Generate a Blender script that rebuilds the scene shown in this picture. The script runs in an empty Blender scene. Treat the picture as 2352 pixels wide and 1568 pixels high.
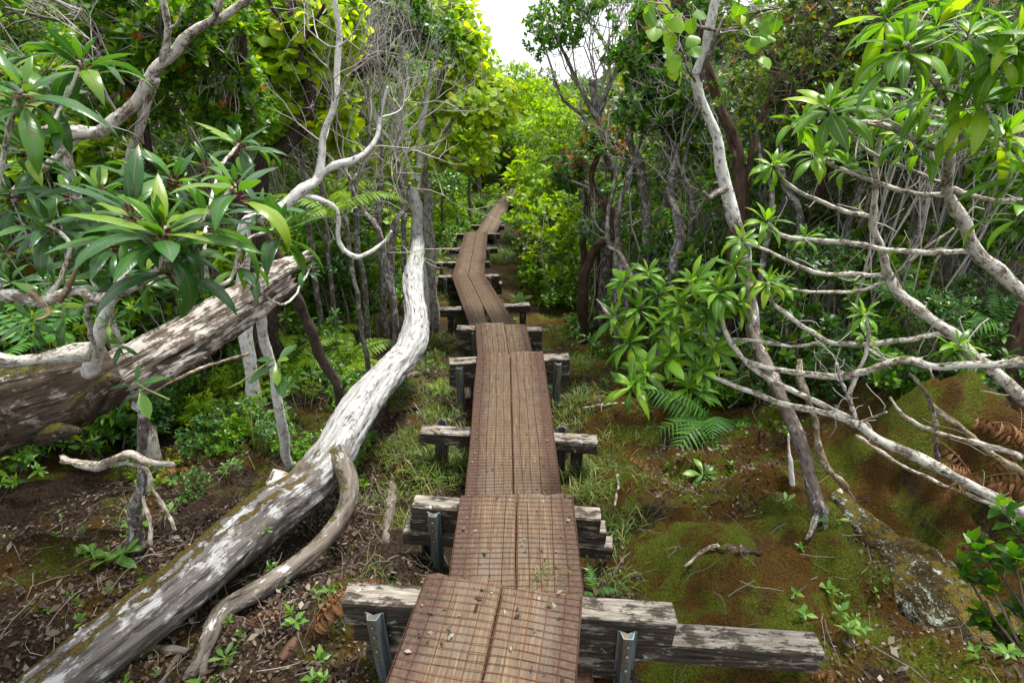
import bpy, math, random
import numpy as np
from mathutils import Vector, Matrix

SC = bpy.context.scene
COL = SC.collection
RNG = np.random.default_rng(11)
random.seed(5)

# ------------------------------------------------------------------ camera, sky, sun, exposure
CAM_H = 2.3
TILT = math.radians(28.0)
FPX = 1307.0                      # focal length in units of a 2352 wide picture (20 mm on 36 mm film)
cam_data = bpy.data.cameras.new('camera')
cam_data.sensor_width = 36.0
cam_data.lens = 36.0 * FPX / 2352.0
cam_data.clip_start = 0.02
cam_data.clip_end = 2000.0
cam = bpy.data.objects.new('camera', cam_data)
cam.location = (0, 0, CAM_H)
cam.rotation_euler = (math.radians(90) - TILT, 0, 0)
COL.objects.link(cam)
SC.camera = cam

SUN_EL, SUN_AZ = math.radians(70), math.radians(50)      # the bright part of the overcast is high, ahead to the right
world = bpy.data.worlds.new('World')
SC.world = world
world.use_nodes = True
wn = world.node_tree
sky = wn.nodes.new('ShaderNodeTexSky')
sky.sky_type = 'NISHITA'
sky.sun_disc = False
sky.sun_elevation = SUN_EL
sky.sun_rotation = SUN_AZ
sky.air_density = 1.0
sky.dust_density = 1.5
hs = wn.nodes.new('ShaderNodeHueSaturation')
hs.inputs['Saturation'].default_value = 0.35
bg = wn.nodes['Background']
bg.inputs['Strength'].default_value = 0.095
wn.links.new(sky.outputs[0], hs.inputs['Color'])
veil = wn.nodes.new('ShaderNodeMix'); veil.data_type = 'RGBA'
veil.inputs[0].default_value = 0.7
veil.inputs[7].default_value = (7.0, 7.15, 7.3, 1)          # even white cloud
wn.links.new(hs.outputs[0], veil.inputs[6])
wn.links.new(veil.outputs[2], bg.inputs[0])
sun = bpy.data.lights.new('sun', 'SUN')
sun.energy = 2.9
sun.angle = math.radians(13)
sun.color = (1.0, 0.96, 0.88)
sun_o = bpy.data.objects.new('sun', sun)
to_sun = Vector((math.sin(SUN_AZ) * math.cos(SUN_EL), math.cos(SUN_AZ) * math.cos(SUN_EL), math.sin(SUN_EL)))
sun_o.rotation_euler = to_sun.to_track_quat('Z', 'Y').to_euler()
sun_o.location = (0, 0, 30)
COL.objects.link(sun_o)
SC.view_settings.view_transform = 'Standard'
SC.view_settings.look = 'None'
SC.view_settings.gamma = 1.0
SC.view_settings.use_curve_mapping = False
SC.view_settings.exposure = 1.5
SC.cycles.max_bounces = 5
SC.cycles.diffuse_bounces = 3
SC.cycles.glossy_bounces = 2
SC.cycles.transmission_bounces = 3
SC.cycles.transparent_max_bounces = 4
SC.cycles.caustics_reflective = False
SC.cycles.caustics_refractive = False
SC.cycles.use_denoising = True

# ------------------------------------------------------------------ layout helpers
ST, CT = math.sin(TILT), math.cos(TILT)
def at(px, py, Y):
    """World point at forward distance Y seen in direction (px, py) of the 2352 x 1568 frame."""
    a = math.atan((784 - py) / FPX) - TILT
    Z = CAM_H + Y * math.tan(a)
    d = Y * CT - (Z - CAM_H) * ST
    return np.array(((px - 1176) / FPX * d, Y, Z))
def at_height(px, py, Z):
    a = math.atan((784 - py) / FPX) - TILT
    return at(px, py, (Z - CAM_H) / math.tan(a))
def depth(p):
    return p[1] * CT - (p[2] - CAM_H) * ST
def A_(*v): return np.array(v, float)
def unit(v):
    v = np.asarray(v, float)
    return v / np.maximum(np.linalg.norm(v, axis=-1, keepdims=True), 1e-9)

def hash3(i, j, k):
    n = (i * 374761393 + j * 668265263 + k * 1274126177) & 0xffffffff
    n = ((n ^ (n >> 13)) * 1274126177) & 0xffffffff
    return ((n ^ (n >> 16)) & 0xffff) / 65535.0
def vnoise(p):
    """Value noise 0..1 for points (n, 3)."""
    p = np.asarray(p, float)
    f = np.floor(p); i = f.astype(np.int64); t = p - f; t = t * t * (3 - 2 * t)
    out = 0
    for a in (0, 1):
        for b in (0, 1):
            for c in (0, 1):
                w = (t[:, 0] if a else 1 - t[:, 0]) * (t[:, 1] if b else 1 - t[:, 1]) * (t[:, 2] if c else 1 - t[:, 2])
                out = out + w * hash3(i[:, 0] + a, i[:, 1] + b, i[:, 2] + c)
    return out
def fbm(p, octaves=4):
    p = np.asarray(p, float); s = 0; a = 0.5; n = 0
    for o in range(octaves):
        s = s + a * vnoise(p * 2 ** o + 17.3 * o); n += a; a *= 0.5
    return s / n

# ------------------------------------------------------------------ ground shape
GY = [-30, -3, 0, 1.3, 2.0, 3.0, 4.1, 5.5, 6.3, 9.4, 13.5, 15, 21, 26, 35, 60, 110, 400]
GZ = [.3, .2, .16, .13, -.1, -.42, -.56, -.95, -1.2, -1.78, -2.3, -2.65, -3.6, -3.7, -3.6, -3.4, -9, -45]
MOUNDS = []                        # (x, y, radius, height)
def ground(x, y):
    x = np.asarray(x, float); y = np.asarray(y, float)
    x, y = np.broadcast_arrays(x, y)
    z = np.interp(y, GY, GZ)
    ax = np.abs(x)
    z = z + 0.05 * np.maximum(ax - 1.0, 0) + 0.07 * np.maximum(ax - 3.5, 0)
    for (mx, my, r, h) in MOUNDS:
        z = z + 1.3 * h * np.exp(-((x - mx) ** 2 + (y - my) ** 2) / (r * r))
    sh = x.shape
    c = vnoise(np.stack([x.ravel() * 3.1, y.ravel() * 3.1, 0 * x.ravel() + 7], 1)) * .7 + .3 * vnoise(np.stack([x.ravel() * 8, y.ravel() * 8, 0 * x.ravel() + 2], 1))
    c = np.clip((c - .42) / .24, 0, 1); c = c * c * (3 - 2 * c)
    z = z + (c * .13 * np.clip((x.ravel() - .45) / .5, .15 * (np.abs(x.ravel()) > .5), 1) * np.clip((6 - y.ravel()) / 2, 0, 1)).reshape(sh)
    p = np.stack([x.ravel(), y.ravel(), 0 * x.ravel()], 1)
    near = np.clip(1.6 - np.abs(y.ravel() - 2) * 0.07, 0.2, 1)
    z = z + ((fbm(p * 1.1, 3) - .5) * 0.22 + (fbm(p * 5.5 + 9, 3) - .5) * 0.21 * near + (np.abs(fbm(p * 14 + 3, 2) - .5)) * 0.10 * near).reshape(sh)
    return z
def gpt(px, py, lift=0.0):
    """Where the view direction (px, py) meets the ground."""
    Ys = np.concatenate([np.linspace(.3, 8, 300), np.linspace(8, 60, 300)])
    Q = np.stack([at(px, py, Y) for Y in Ys]); z = ground(Q[:, 0], Q[:, 1])
    hit = np.nonzero(Q[:, 2] <= z)[0]
    if len(hit):
        i = hit[0]; return A_(Q[i, 0], Q[i, 1], z[i] + lift)
    return at(px, py, 30)
for (px, py, Y, r, h) in [(1980, 1000, 2.95, .55, .42), (2230, 1080, 2.6, .5, .35), (1700, 1330, 1.9, .35, .1), (1500, 1180, 2.3, .3, .05), (1790, 1180, 2.3, .3, .12),
                          (120, 1330, 1.8, .4, .22), (60, 1500, 1.3, .3, .16), (2290, 1500, 1.25, .25, .1), (870, 960, 3.2, .25, .07), (700, 1400, 1.6, .2, .06), (950, 1250, 2.0, .15, .05), (1620, 1290, 2.0, .16, .09), (1850, 1290, 2.05, .2, .13), (1560, 1420, 1.6, .14, .07), (1740, 1130, 2.5, .2, .11), (1480, 1010, 2.9, .2, .09), (1560, 1100, 2.55, .16, .08), (1400, 830, 4, .3, .12)]:
    q = at(px, py, Y)
    MOUNDS.append((q[0], q[1], r, h))

# ------------------------------------------------------------------ mesh builder
class MB:
    def __init__(self):
        self.v = []; self.t = []; self.q = []; self.tri = []; self.n = 0
    def add(self, verts, quads=None, tris=None, tc=None):
        verts = np.asarray(verts, float)
        self.v.append(verts)
        self.t.append(np.zeros_like(verts) if tc is None else np.asarray(tc, float))
        if quads is not None and len(quads): self.q.append(np.asarray(quads, np.int64) + self.n)
        if tris is not None and len(tris): self.tri.append(np.asarray(tris, np.int64) + self.n)
        self.n += len(verts)
    def mesh(self, name, material, base=(0, 0, 0), smooth=True):
        me = bpy.data.meshes.new(name)
        v = np.concatenate(self.v) - np.asarray(base, float)
        q = np.concatenate(self.q) if self.q else np.zeros((0, 4), np.int64)
        t = np.concatenate(self.tri) if self.tri else np.zeros((0, 3), np.int64)
        me.vertices.add(len(v)); me.vertices.foreach_set('co', v.astype(np.float32).ravel())
        me.loops.add(len(q) * 4 + len(t) * 3)
        me.loops.foreach_set('vertex_index', np.concatenate([q.ravel(), t.ravel()]).astype(np.int32))
        me.polygons.add(len(q) + len(t))
        st = np.concatenate([np.arange(len(q)) * 4, len(q) * 4 + np.arange(len(t)) * 3]).astype(np.int32)
        me.polygons.foreach_set('loop_start', st)
        me.polygons.foreach_set('use_smooth', np.full(len(q) + len(t), smooth))
        at_ = me.attributes.new('tc', 'FLOAT_VECTOR', 'POINT')
        at_.data.foreach_set('vector', np.concatenate(self.t).astype(np.float32).ravel())
        me.update(calc_edges=True)
        me.materials.append(material)
        return me

def thing(name, label, cat, loc, group=None):
    o = bpy.data.objects.new(name, None)
    COL.objects.link(o)
    o.empty_display_size = 0.1
    o.location = [float(c) for c in loc]
    o['label'] = label; o['category'] = cat
    if group: o['group'] = group
    return o
def link(name, me, parent=None, loc=(0, 0, 0), kind=None, label=None):
    o = bpy.data.objects.new(name, me)
    COL.objects.link(o)
    o.location = [float(c) for c in loc]
    if parent is not None: o.parent = parent
    if kind: o['kind'] = kind
    if label: o['label'] = label
    return o
def part(name, mb, material, parent, base, kind=None, smooth=True, label=None):
    return link(name, mb.mesh(name, material, base, smooth), parent, kind=kind, label=label)
def solo(name, mb, material, label, cat, base=None, group=None, kind=None, smooth=True):
    """A thing that is one mesh, with its origin at its base."""
    if base is None:
        v = np.concatenate(mb.v); base = A_(v[:, 0].mean(), v[:, 1].mean(), v[:, 2].min())
    o = link(name, mb.mesh(name, material, base, smooth), None, base)
    o['label'] = label
    if cat: o['category'] = cat
    if group: o['group'] = group
    if kind: o['kind'] = kind
    return o

def spline(pts, n, rad=None):
    """Catmull-Rom through pts; rad is carried along."""
    P = np.asarray(pts, float)
    if rad is not None:
        P = np.concatenate([P, np.asarray(rad, float)[:, None]], 1)
    Q = np.concatenate([[2 * P[0] - P[1]], P, [2 * P[-1] - P[-2]]])
    seg = len(P) - 1
    out = []
    for t in np.linspace(0, seg, n):
        k = min(int(t), seg - 1); f = t - k
        a, b, c, d = Q[k], Q[k + 1], Q[k + 2], Q[k + 3]
        out.append(.5 * ((2 * b) + (c - a) * f + (2 * a - 5 * b + 4 * c - d) * f * f + (3 * b - a - 3 * c + d) * f ** 3))
    out = np.array(out)
    return (out[:, :3], np.maximum(out[:, 3], 1e-4)) if rad is not None else out

def tube(mb, pts, rad, sides=6, bump=0.0, bscale=4.0, fibre=0.25, jag=0.0, cap=True, seed=0.0, flat=None):
    P = np.asarray(pts, float); n = len(P)
    R = np.broadcast_to(np.asarray(rad, float), (n,))
    T = np.gradient(P, axis=0); T = unit(T)
    ref = A_(0, 0, 1) if abs(T[:, 2]).mean() < .8 else A_(1, 0, 0)
    U = unit(np.cross(T, ref)); V = np.cross(U, T)
    s = np.concatenate([[0], np.cumsum(np.linalg.norm(np.diff(P, axis=0), axis=1))])
    ph = np.arange(sides) * 2 * math.pi / sides
    c, sn = np.cos(ph), np.sin(ph)
    tc = np.stack([R[:, None] * c, R[:, None] * sn, np.broadcast_to(s[:, None], (n, sides))], 2)
    rr = np.broadcast_to(R[:, None], (n, sides)).copy()
    if bump:
        q = tc.reshape(-1, 3) * A_(bscale, bscale, bscale * fibre) / max(R.mean(), 1e-4) * .5 + seed
        rr = rr * (1 + bump * (fbm(q, 3).reshape(n, sides) - .5) * 2)
        if sides > 20:
            q = tc.reshape(-1, 3) * A_(60, 60, 7) + seed
            rr = rr + (.02 if bump > .26 else .012) * (np.abs(fbm(q, 3).reshape(n, sides) - .5) * 2 - .25)
    ring = P[:, None] + rr[..., None] * (c[None, :, None] * U[:, None] + sn[None, :, None] * V[:, None] * (1 if flat is None else flat))
    if jag:
        q = np.stack([c * 3 + seed, sn * 3, 0 * c + seed], 1)
        j0 = (vnoise(q * 1.7) - .3) * jag; j1 = (vnoise(q * 1.7 + 5) - .3) * jag
        for k, w in ((0, 1), (1, .5)): ring[k] -= (j0 * w)[:, None] * T[0]
        for k, w in ((-1, 1), (-2, .5)): ring[k] += (j1 * w)[:, None] * T[-1]
    v = ring.reshape(-1, 3)
    a = np.arange(n - 1)[:, None] * sides; b = np.arange(sides)[None]; b2 = (b + 1) % sides
    quads = np.stack([a + b, a + b2, a + sides + b2, a + sides + b], 2).reshape(-1, 4)
    tris = None; tcf = tc.reshape(-1, 3)
    if cap:
        i0 = len(v)
        v = np.concatenate([v, [ring[0].mean(0)], [ring[-1].mean(0)]])
        tcf = np.concatenate([tcf, [[0, 0, s[0]], [0, 0, s[-1]]]])
        k = np.arange(sides); k2 = (k + 1) % sides
        tris = np.concatenate([np.stack([k2, k, np.full(sides, i0)], 1), np.stack([(n - 1) * sides + k, (n - 1) * sides + k2, np.full(sides, i0 + 1)], 1)])
    mb.add(v, quads, tris, tcf)

def sweep(mb, profile, y0, y1, n, origin, X, Yd, Z, jag=0.0, wob=0.0, seed=0.0):
    """A closed (x, z) profile carried along local y; jagged saw-torn ends."""
    pr = np.asarray(profile, float); m = len(pr)
    ys = np.linspace(y0, y1, n)
    q = np.zeros((n, m, 3)); q[..., 0] = pr[:, 0]; q[..., 2] = pr[:, 1]; q[..., 1] = ys[:, None]
    if jag:
        k = np.stack([pr[:, 0] * 45 + seed, pr[:, 1] * 12, 0 * pr[:, 0] + seed], 1)
        q[-1, :, 1] += (vnoise(k) - .5) * jag; q[0, :, 1] += (vnoise(k + 31) - .5) * jag
    if wob:
        w = fbm(q.reshape(-1, 3) * A_(25, 3, 25) + seed, 2).reshape(n, m) - .5
        q[..., 2] += w * wob; q[..., 0] += (w * wob * .6)
    loc = q.reshape(-1, 3)
    v = np.asarray(origin) + loc[:, :1] * X + loc[:, 1:2] * Yd + loc[:, 2:] * Z
    a = np.arange(n - 1)[:, None] * m; b = np.arange(m)[None]; b2 = (b + 1) % m
    quads = np.stack([a + b, a + b2, a + m + b2, a + m + b], 2).reshape(-1, 4)
    i0 = len(v)
    cen = np.stack([loc[:m].mean(0), loc[-m:].mean(0)])
    v = np.concatenate([v, np.asarray(origin) + cen[:, :1] * X + cen[:, 1:2] * Yd + cen[:, 2:] * Z])
    k = np.arange(m); k2 = (k + 1) % m
    tris = np.concatenate([np.stack([k2, k, np.full(m, i0)], 1), np.stack([(n - 1) * m + k, (n - 1) * m + k2, np.full(m, i0 + 1)], 1)])
    mb.add(v, quads, tris, np.concatenate([loc, cen]))

# ------------------------------------------------------------------ materials
class G:
    def __init__(self, name):
        self.m = bpy.data.materials.new(name); self.m.use_nodes = True
        self.nt = self.m.node_tree
        for n in list(self.nt.nodes): self.nt.nodes.remove(n)
        self.out = self.nt.nodes.new('ShaderNodeOutputMaterial')
    def n(self, t, **kw):
        x = self.nt.nodes.new('ShaderNode' + t)
        for k, v in kw.items(): setattr(x, k, v)
        return x
    def put(self, sock, v):
        if hasattr(v, 'is_output') or hasattr(v, 'links'): self.nt.links.new(v, sock)
        elif isinstance(v, (tuple, list)) and len(v) == 3 and sock.type == 'RGBA': sock.default_value = (*v, 1)
        else: sock.default_value = v
    def tc(self): return self.n('Attribute', attribute_name='tc').outputs['Vector']
    def obj(self): return self.n('TexCoord').outputs['Object']
    def pos(self): return self.n('NewGeometry').outputs['Position']
    def scale(self, v, s):
        x = self.n('VectorMath', operation='MULTIPLY'); self.put(x.inputs[0], v); x.inputs[1].default_value = s; return x.outputs[0]
    def noise(self, v, s=1.0, d=4.0, r=.55, dist=0.0):
        x = self.n('TexNoise'); self.put(x.inputs['Vector'], v); x.inputs['Scale'].default_value = s
        x.inputs['Detail'].default_value = d; x.inputs['Roughness'].default_value = r; x.inputs['Distortion'].default_value = dist
        return x.outputs['Fac']
    def ramp(self, f, stops, interp='LINEAR'):
        x = self.n('ValToRGB'); e = x.color_ramp.elements; x.color_ramp.interpolation = interp
        while len(e) < len(stops): e.new(0.5)
        for a, (p, c) in zip(e, stops): a.position = p; a.color = (*c, 1) if isinstance(c, tuple) else (c, c, c, 1)
        self.put(x.inputs[0], f); return x.outputs[0]
    def step(self, f, lo, hi):
        x = self.n('MapRange'); self.put(x.inputs[0], f); x.inputs[1].default_value = lo; x.inputs[2].default_value = hi
        x.interpolation_type = 'SMOOTHSTEP'; return x.outputs[0]
    def mix(self, f, a, b, mode='MIX'):
        x = self.n('Mix', data_type='RGBA', blend_type=mode)
        self.put(x.inputs[0], f); self.put(x.inputs[6], a); self.put(x.inputs[7], b); return x.outputs[2]
    def math(self, op, a, b=0.0):
        x = self.n('Math', operation=op); self.put(x.inputs[0], a); self.put(x.inputs[1], b); return x.outputs[0]
    def xyz(self, v):
        x = self.n('SeparateXYZ'); self.put(x.inputs[0], v); return x.outputs
    def rnd(self):
        a = self.n('NewGeometry').outputs['Random Per Island']; b = self.n('ObjectInfo').outputs['Random']
        return self.math('FRACT', self.math('ADD', a, b))
    def bump(self, h, strength=.5, dist=.01):
        x = self.n('Bump'); x.inputs['Strength'].default_value = strength; x.inputs['Distance'].default_value = dist
        self.put(x.inputs['Height'], h); return x.outputs[0]
    def bsdf(self, col, rough=.8, spec=.3, normal=None, metal=0.0, trans=None, tcol=None):
        p = self.n('BsdfPrincipled')
        self.put(p.inputs['Base Color'], col); self.put(p.inputs['Roughness'], rough)
        p.inputs['Specular IOR Level'].default_value = spec; self.put(p.inputs['Metallic'], metal)
        if normal is not None: self.put(p.inputs['Normal'], normal)
        res = p.outputs[0]
        if trans:
            t = self.n('BsdfTranslucent'); self.put(t.inputs[0], tcol if tcol is not None else col)
            mx = self.n('MixShader'); self.put(mx.inputs[0], trans)
            self.nt.links.new(res, mx.inputs[1]); self.nt.links.new(t.outputs[0], mx.inputs[2]); res = mx.outputs[0]
        self.nt.links.new(res, self.out.inputs[0])
        return self.m

def leaf_mat(name, stops, rough=.38, trans=.35, tgain=(1.6, 1.7, .6), rib=None, spec=.4, blotch=0.0):
    """Leaf: tc.x across (-1..1), tc.y along; colour varies from leaf to leaf."""
    g = G(name)
    r = g.rnd()
    col = g.ramp(r, stops)
    tc = g.tc(); s = g.xyz(tc)
    ax = g.math('ABSOLUTE', s[0])
    if rib:
        vein = g.n('TexWave'); vein.wave_type = 'BANDS'; vein.bands_direction = 'Y'
        vv = g.n('CombineXYZ'); g.put(vv.inputs[1], g.math('SUBTRACT', s[1], g.math('MULTIPLY', ax, .12)))
        g.put(vein.inputs[0], vv.outputs[0]); vein.inputs['Scale'].default_value = 5.5
        veinf = vein.outputs['Fac']
        col = g.mix(g.math('MULTIPLY', veinf, .07), col, (.16, .26, .05))
        col = g.mix(g.math('MULTIPLY', g.step(ax, .10, .03), .8), col, rib)
        nrm = g.bump(g.math('MULTIPLY', veinf, g.step(ax, 0, .3)), .07, .002)
    else:
        nrm = None
    if blotch:
        f = g.step(g.noise(g.pos(), 38, 3), .68 - .1 * blotch, .74)
        col = g.mix(g.math('MULTIPLY', f, .7), col, (.10, .07, .04))
    tcol = g.mix(1.0, col, tgain, 'MULTIPLY')
    return g.bsdf(col, rough, spec, nrm, trans=trans, tcol=tcol)

def bark_mat(name, dark, mid, light, cover=.5, moss=0.0, fine=60, fibre=.3, bump=.5, mossdir=(-.6, -.2, .8), mosscol=((.03, .03, .006), (.11, .10, .015)), along=None):
    """Bark or weathered wood: fibres along the stem, pale lichen blotches, moss on one flank."""
    g = G(name)
    tc = g.tc(); fb = g.scale(tc, (1, 1, fibre))
    n1 = g.noise(fb, fine, 6, .65); n2 = g.noise(fb, fine * 3, 4, .6)
    big = g.noise(g.scale(tc, (1, 1, .6)), fine * .30, 7, .7, .3)
    col = g.ramp(n1, [(.3, dark), (.62, mid)])
    if along: big = g.math('ADD', big, g.math('MULTIPLY', g.step(g.xyz(tc)[2], *along), .18))
    lich = g.step(g.math('ADD', big, g.math('MULTIPLY', g.math('SUBTRACT', n2, .5), .42)), 1 - cover - .055, 1 - cover + .055)
    pale = g.ramp(n1, [(.25, tuple(.45 * c for c in light)), (.55, light)])
    col = g.mix(lich, col, pale)
    crack = g.step(n1, .30, .44)
    col = g.mix(crack, tuple(.5 * c for c in dark), col)
    h = g.math('ADD', g.math('MULTIPLY', n1, .7), g.math('MULTIPLY', n2, .3))
    rough = .85
    if moss:
        dt = g.n('VectorMath', operation='DOT_PRODUCT'); g.put(dt.inputs[0], g.n('NewGeometry').outputs['Normal']); dt.inputs[1].default_value = unit(mossdir)
        mn = g.noise(tc, fine * .5, 5, .7)
        mf = g.step(g.math('ADD', dt.outputs['Value'], g.math('MULTIPLY', g.math('SUBTRACT', mn, .5), 1.6)), 1.0 - moss, 1.2 - moss)
        if along: mf = g.math('MULTIPLY', mf, g.math('SUBTRACT', 1.0, g.math('MULTIPLY', g.step(g.xyz(tc)[2], *along), .92)))
        mcol = g.ramp(g.noise(tc, fine * 2.4, 4, .7), [(.35, mosscol[0]), (.65, mosscol[1])])
        col = g.mix(mf, col, mcol)
        h = g.math('ADD', h, g.math('MULTIPLY', mf, g.math('ADD', .3, g.math('MULTIPLY', g.noise(tc, fine * 4, 3), .8))))
    return g.bsdf(col, rough, .2, g.bump(h, bump, .012))

def ground_mat():
    g = G('forest_floor')
    p = g.pos(); s = g.xyz(p)
    n1 = g.noise(p, 2.1, 5, .6, .3); n2 = g.noise(p, 22, 6, .7); n3 = g.noise(p, 110, 4, .7); n4 = g.noise(g.scale(p, (1, 1.6, 1)), 55, 5, .7)
    litter = g.ramp(n4, [(.3, (.006, .004, .003)), (.45, (.022, .013, .008)), (.58, (.055, .034, .022)), (.72, (.13, .10, .078))])
    rusty = g.ramp(n3, [(.3, (.016, .009, .002)), (.7, (.125, .064, .008))])
    green = g.ramp(n3, [(.3, (.013, .019, .002)), (.68, (.125, .15, .008))])
    near = g.step(s[1], 22, 12)
    litter = g.mix(near, g.ramp(n4, [(.35, (.010, .014, .004)), (.6, (.04, .055, .012))]), litter)
    moss = g.mix(g.step(g.noise(p, 3.6, 5, .6), .46, .58), rusty, green)
    right = g.math('MULTIPLY', g.step(s[0], -.4, 1.3), g.step(s[1], 14, 9))
    mf = g.step(g.math('ADD', g.math('ADD', n1, g.math('MULTIPLY', g.math('SUBTRACT', n2, .5), .35)), g.math('SUBTRACT', g.math('MULTIPLY', right, .17), g.math('MULTIPLY', g.math('SUBTRACT', 1.0, near), .3))), .50, .60)
    col = g.mix(mf, litter, moss)
    h = g.math('ADD', g.math('MULTIPLY', n4, .6), g.math('MULTIPLY', n3, .5))
    return g.bsdf(col, .9, .15, g.bump(h, 1.0, .045))

def plank_mat():
    g = G('deck_plank')
    tc = g.tc(); s = g.xyz(tc); info = g.n('ObjectInfo').outputs['Random']
    off = g.n('CombineXYZ'); g.put(off.inputs[1], g.math('MULTIPLY', info, 31.0))
    v = g.n('VectorMath', operation='ADD'); g.put(v.inputs[0], tc); g.put(v.inputs[1], off.outputs[0]); v = v.outputs[0]
    grain = g.noise(g.scale(v, (1, .05, 1)), 130, 5, .65, .6)
    grain2 = g.noise(g.scale(v, (1, .02, 1)), 320, 3, .6)
    blot = g.noise(v, 9, 5, .65)
    col = g.ramp(grain, [(.28, (.042, .026, .015)), (.5, (.100, .066, .039)), (.72, (.185, .128, .077))])
    col = g.mix(g.math('MULTIPLY', g.step(grain2, .5, .35), .5), col, (.05, .03, .017))
    grey = g.step(g.noise(g.scale(v, (1, .35, 1)), 7, 4), .47, .64)
    col = g.mix(g.math('MULTIPLY', grey, .75), col, (.105, .082, .062))
    edge = g.step(g.math('ADD', g.math('ABSOLUTE', s[0]), g.math('MULTIPLY', g.math('SUBTRACT', blot, .5), .16)), .14, .235)
    rust = g.ramp(g.noise(v, 60, 4, .7), [(.3, (.015, .009, .006)), (.52, (.050, .025, .015)), (.75, (.10, .054, .034))])
    col = g.mix(g.math('MULTIPLY', edge, .88), col, rust)
    col = g.mix(g.math('MULTIPLY', g.step(g.noise(v, 26, 5, .7), .60, .72), .55), col, (.035, .02, .013))
    h = g.math('ADD', g.math('MULTIPLY', grain, .6), g.math('MULTIPLY', grain2, .4))
    return g.bsdf(col, .62, .3, g.bump(h, .55, .006))

def beam_mat():
    g = G('weathered_beam')
    tc = g.tc(); info = g.n('ObjectInfo').outputs['Random']
    off = g.n('CombineXYZ'); g.put(off.inputs[1], g.math('MULTIPLY', info, 17.0)); g.put(off.inputs[0], g.math('MULTIPLY', info, 5.0))
    v = g.n('VectorMath', operation='ADD'); g.put(v.inputs[0], tc); g.put(v.inputs[1], off.outputs[0]); v = v.outputs[0]
    gr = g.noise(g.scale(v, (1, .07, 1)), 90, 6, .7)
    col = g.ramp(gr, [(.3, (.008, .007, .006)), (.52, (.045, .036, .028)), (.72, (.13, .105, .08))])
    nz = g.xyz(g.n('NewGeometry').outputs['Normal'])[2]
    bl = g.noise(g.scale(v, (1, .35, 1)), 24, 6, .72)
    f = g.step(g.math('ADD', bl, g.math('MULTIPLY', g.math('MAXIMUM', nz, 0.0), .10)), .545, .61)
    pale = g.ramp(gr, [(.3, (.045, .038, .03)), (.5, (.20, .175, .145)), (.7, (.38, .36, .33))])
    col = g.mix(g.math('MULTIPLY', f, .9), col, pale)
    blue = g.step(g.noise(v, 13, 4, .6), .655, .70)
    col = g.mix(g.math('MULTIPLY', blue, .8), col, (.33, .38, .37))
    return g.bsdf(col, .85, .2, g.bump(gr, .6, .008))

def steel_mat():
    g = G('galvanised_steel')
    v = g.tc()
    n = g.noise(g.scale(v, (1, .15, 1)), 40, 4); m = g.noise(g.scale(v, (1, .1, 1)), 16, 3)
    col = g.ramp(n, [(.3, (.10, .13, .15)), (.7, (.24, .28, .30))])
    col = g.mix(g.math('MULTIPLY', g.step(m, .5, .68), .75), col, (.17, .12, .06))
    return g.bsdf(col, .5, .5, g.bump(n, .1, .002), metal=.55)

def plain(name, stops, scale=40, rough=.8, spec=.25, stretch=(1, 1, 1), metal=0.0, bump=.3):
    g = G(name)
    n = g.noise(g.scale(g.tc(), stretch), scale, 5, .65)
    r = g.rnd()
    col = g.ramp(g.math('ADD', g.math('MULTIPLY', n, .6), g.math('MULTIPLY', r, .4)), stops)
    return g.bsdf(col, rough, spec, g.bump(n, bump, .004), metal=metal)

M = {}
M['ground'] = ground_mat(); M['plank'] = plank_mat(); M['beam'] = beam_mat(); M['steel'] = steel_mat()
M['wire'] = plain('rusty_wire', [(.3, (.035, .014, .009)), (.6, (.12, .042, .02)), (.8, (.20, .08, .035))], 30, .8)
M['nail'] = plain('rusty_nail', [(.3, (.12, .09, .08)), (.7, (.30, .26, .24))], 90, .5, .5, metal=.4)
M['dark'] = plain('painted_hole_shade', [(0, (.01, .01, .01)), (1, (.02, .018, .015))])  # near-black colour standing in for the shade inside post holes
M['log_grey'] = bark_mat('weathered_grey_wood', (.045, .035, .030), (.13, .118, .11), (.36, .36, .36), .44, .40, 52, .12, 1.0, (-.62, .30, .70), ((.03, .022, .005), (.13, .095, .013)), along=(1.1, 1.9))
M['log_pale'] = bark_mat('bleached_wood', (.05, .035, .025), (.26, .21, .17), (.55, .53, .50), .56, .06, 30, .18, .9)
M['log_split'] = bark_mat('splintered_wood', (.014, .010, .008), (.13, .10, .08), (.46, .42, .38), .48, .10, 50, .05, 1.0)
M['log_rot'] = bark_mat('rotten_wood', (.012, .009, .006), (.07, .05, .035), (.24, .21, .18), .42, .40, 46, .14, 1.0)
M['log_lichen'] = bark_mat('mossy_lichen_log', (.012, .009, .004), (.05, .034, .010), (.34, .40, .33), .43, .30, 46, .9, 1.0, (.2, -.3, .8), ((.03, .018, .003), (.13, .10, .012)))
M['root'] = bark_mat('grey_root_wood', (.04, .032, .026), (.16, .135, .115), (.50, .49, .46), .40, .12, 40, .15, .8)
M['bark_white'] = bark_mat('white_lichen_bark', (.10, .075, .06), (.28, .24, .21), (.60, .585, .56), .62, 0, 40, .6, .5)
M['bark_tree'] = bark_mat('white_lichen_bark_dark_foot', (.05, .037, .03), (.16, .13, .115), (.54, .53, .51), .40, 0, 40, .6, .6, along=(1.1, 2.1))
M['bark_pale'] = bark_mat('pale_mottled_bark', (.05, .038, .028), (.19, .155, .115), (.50, .48, .43), .53, .06, 60, .5, .5)
M['bark_grey'] = bark_mat('grey_bark', (.035, .028, .024), (.14, .115, .10), (.40, .39, .37), .46, .05, 70, .4, .6)
M['bark_dark'] = bark_mat('dark_rough_bark', (.015, .011, .009), (.07, .05, .04), (.26, .25, .24), .36, .08, 50, .35, .9)
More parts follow.
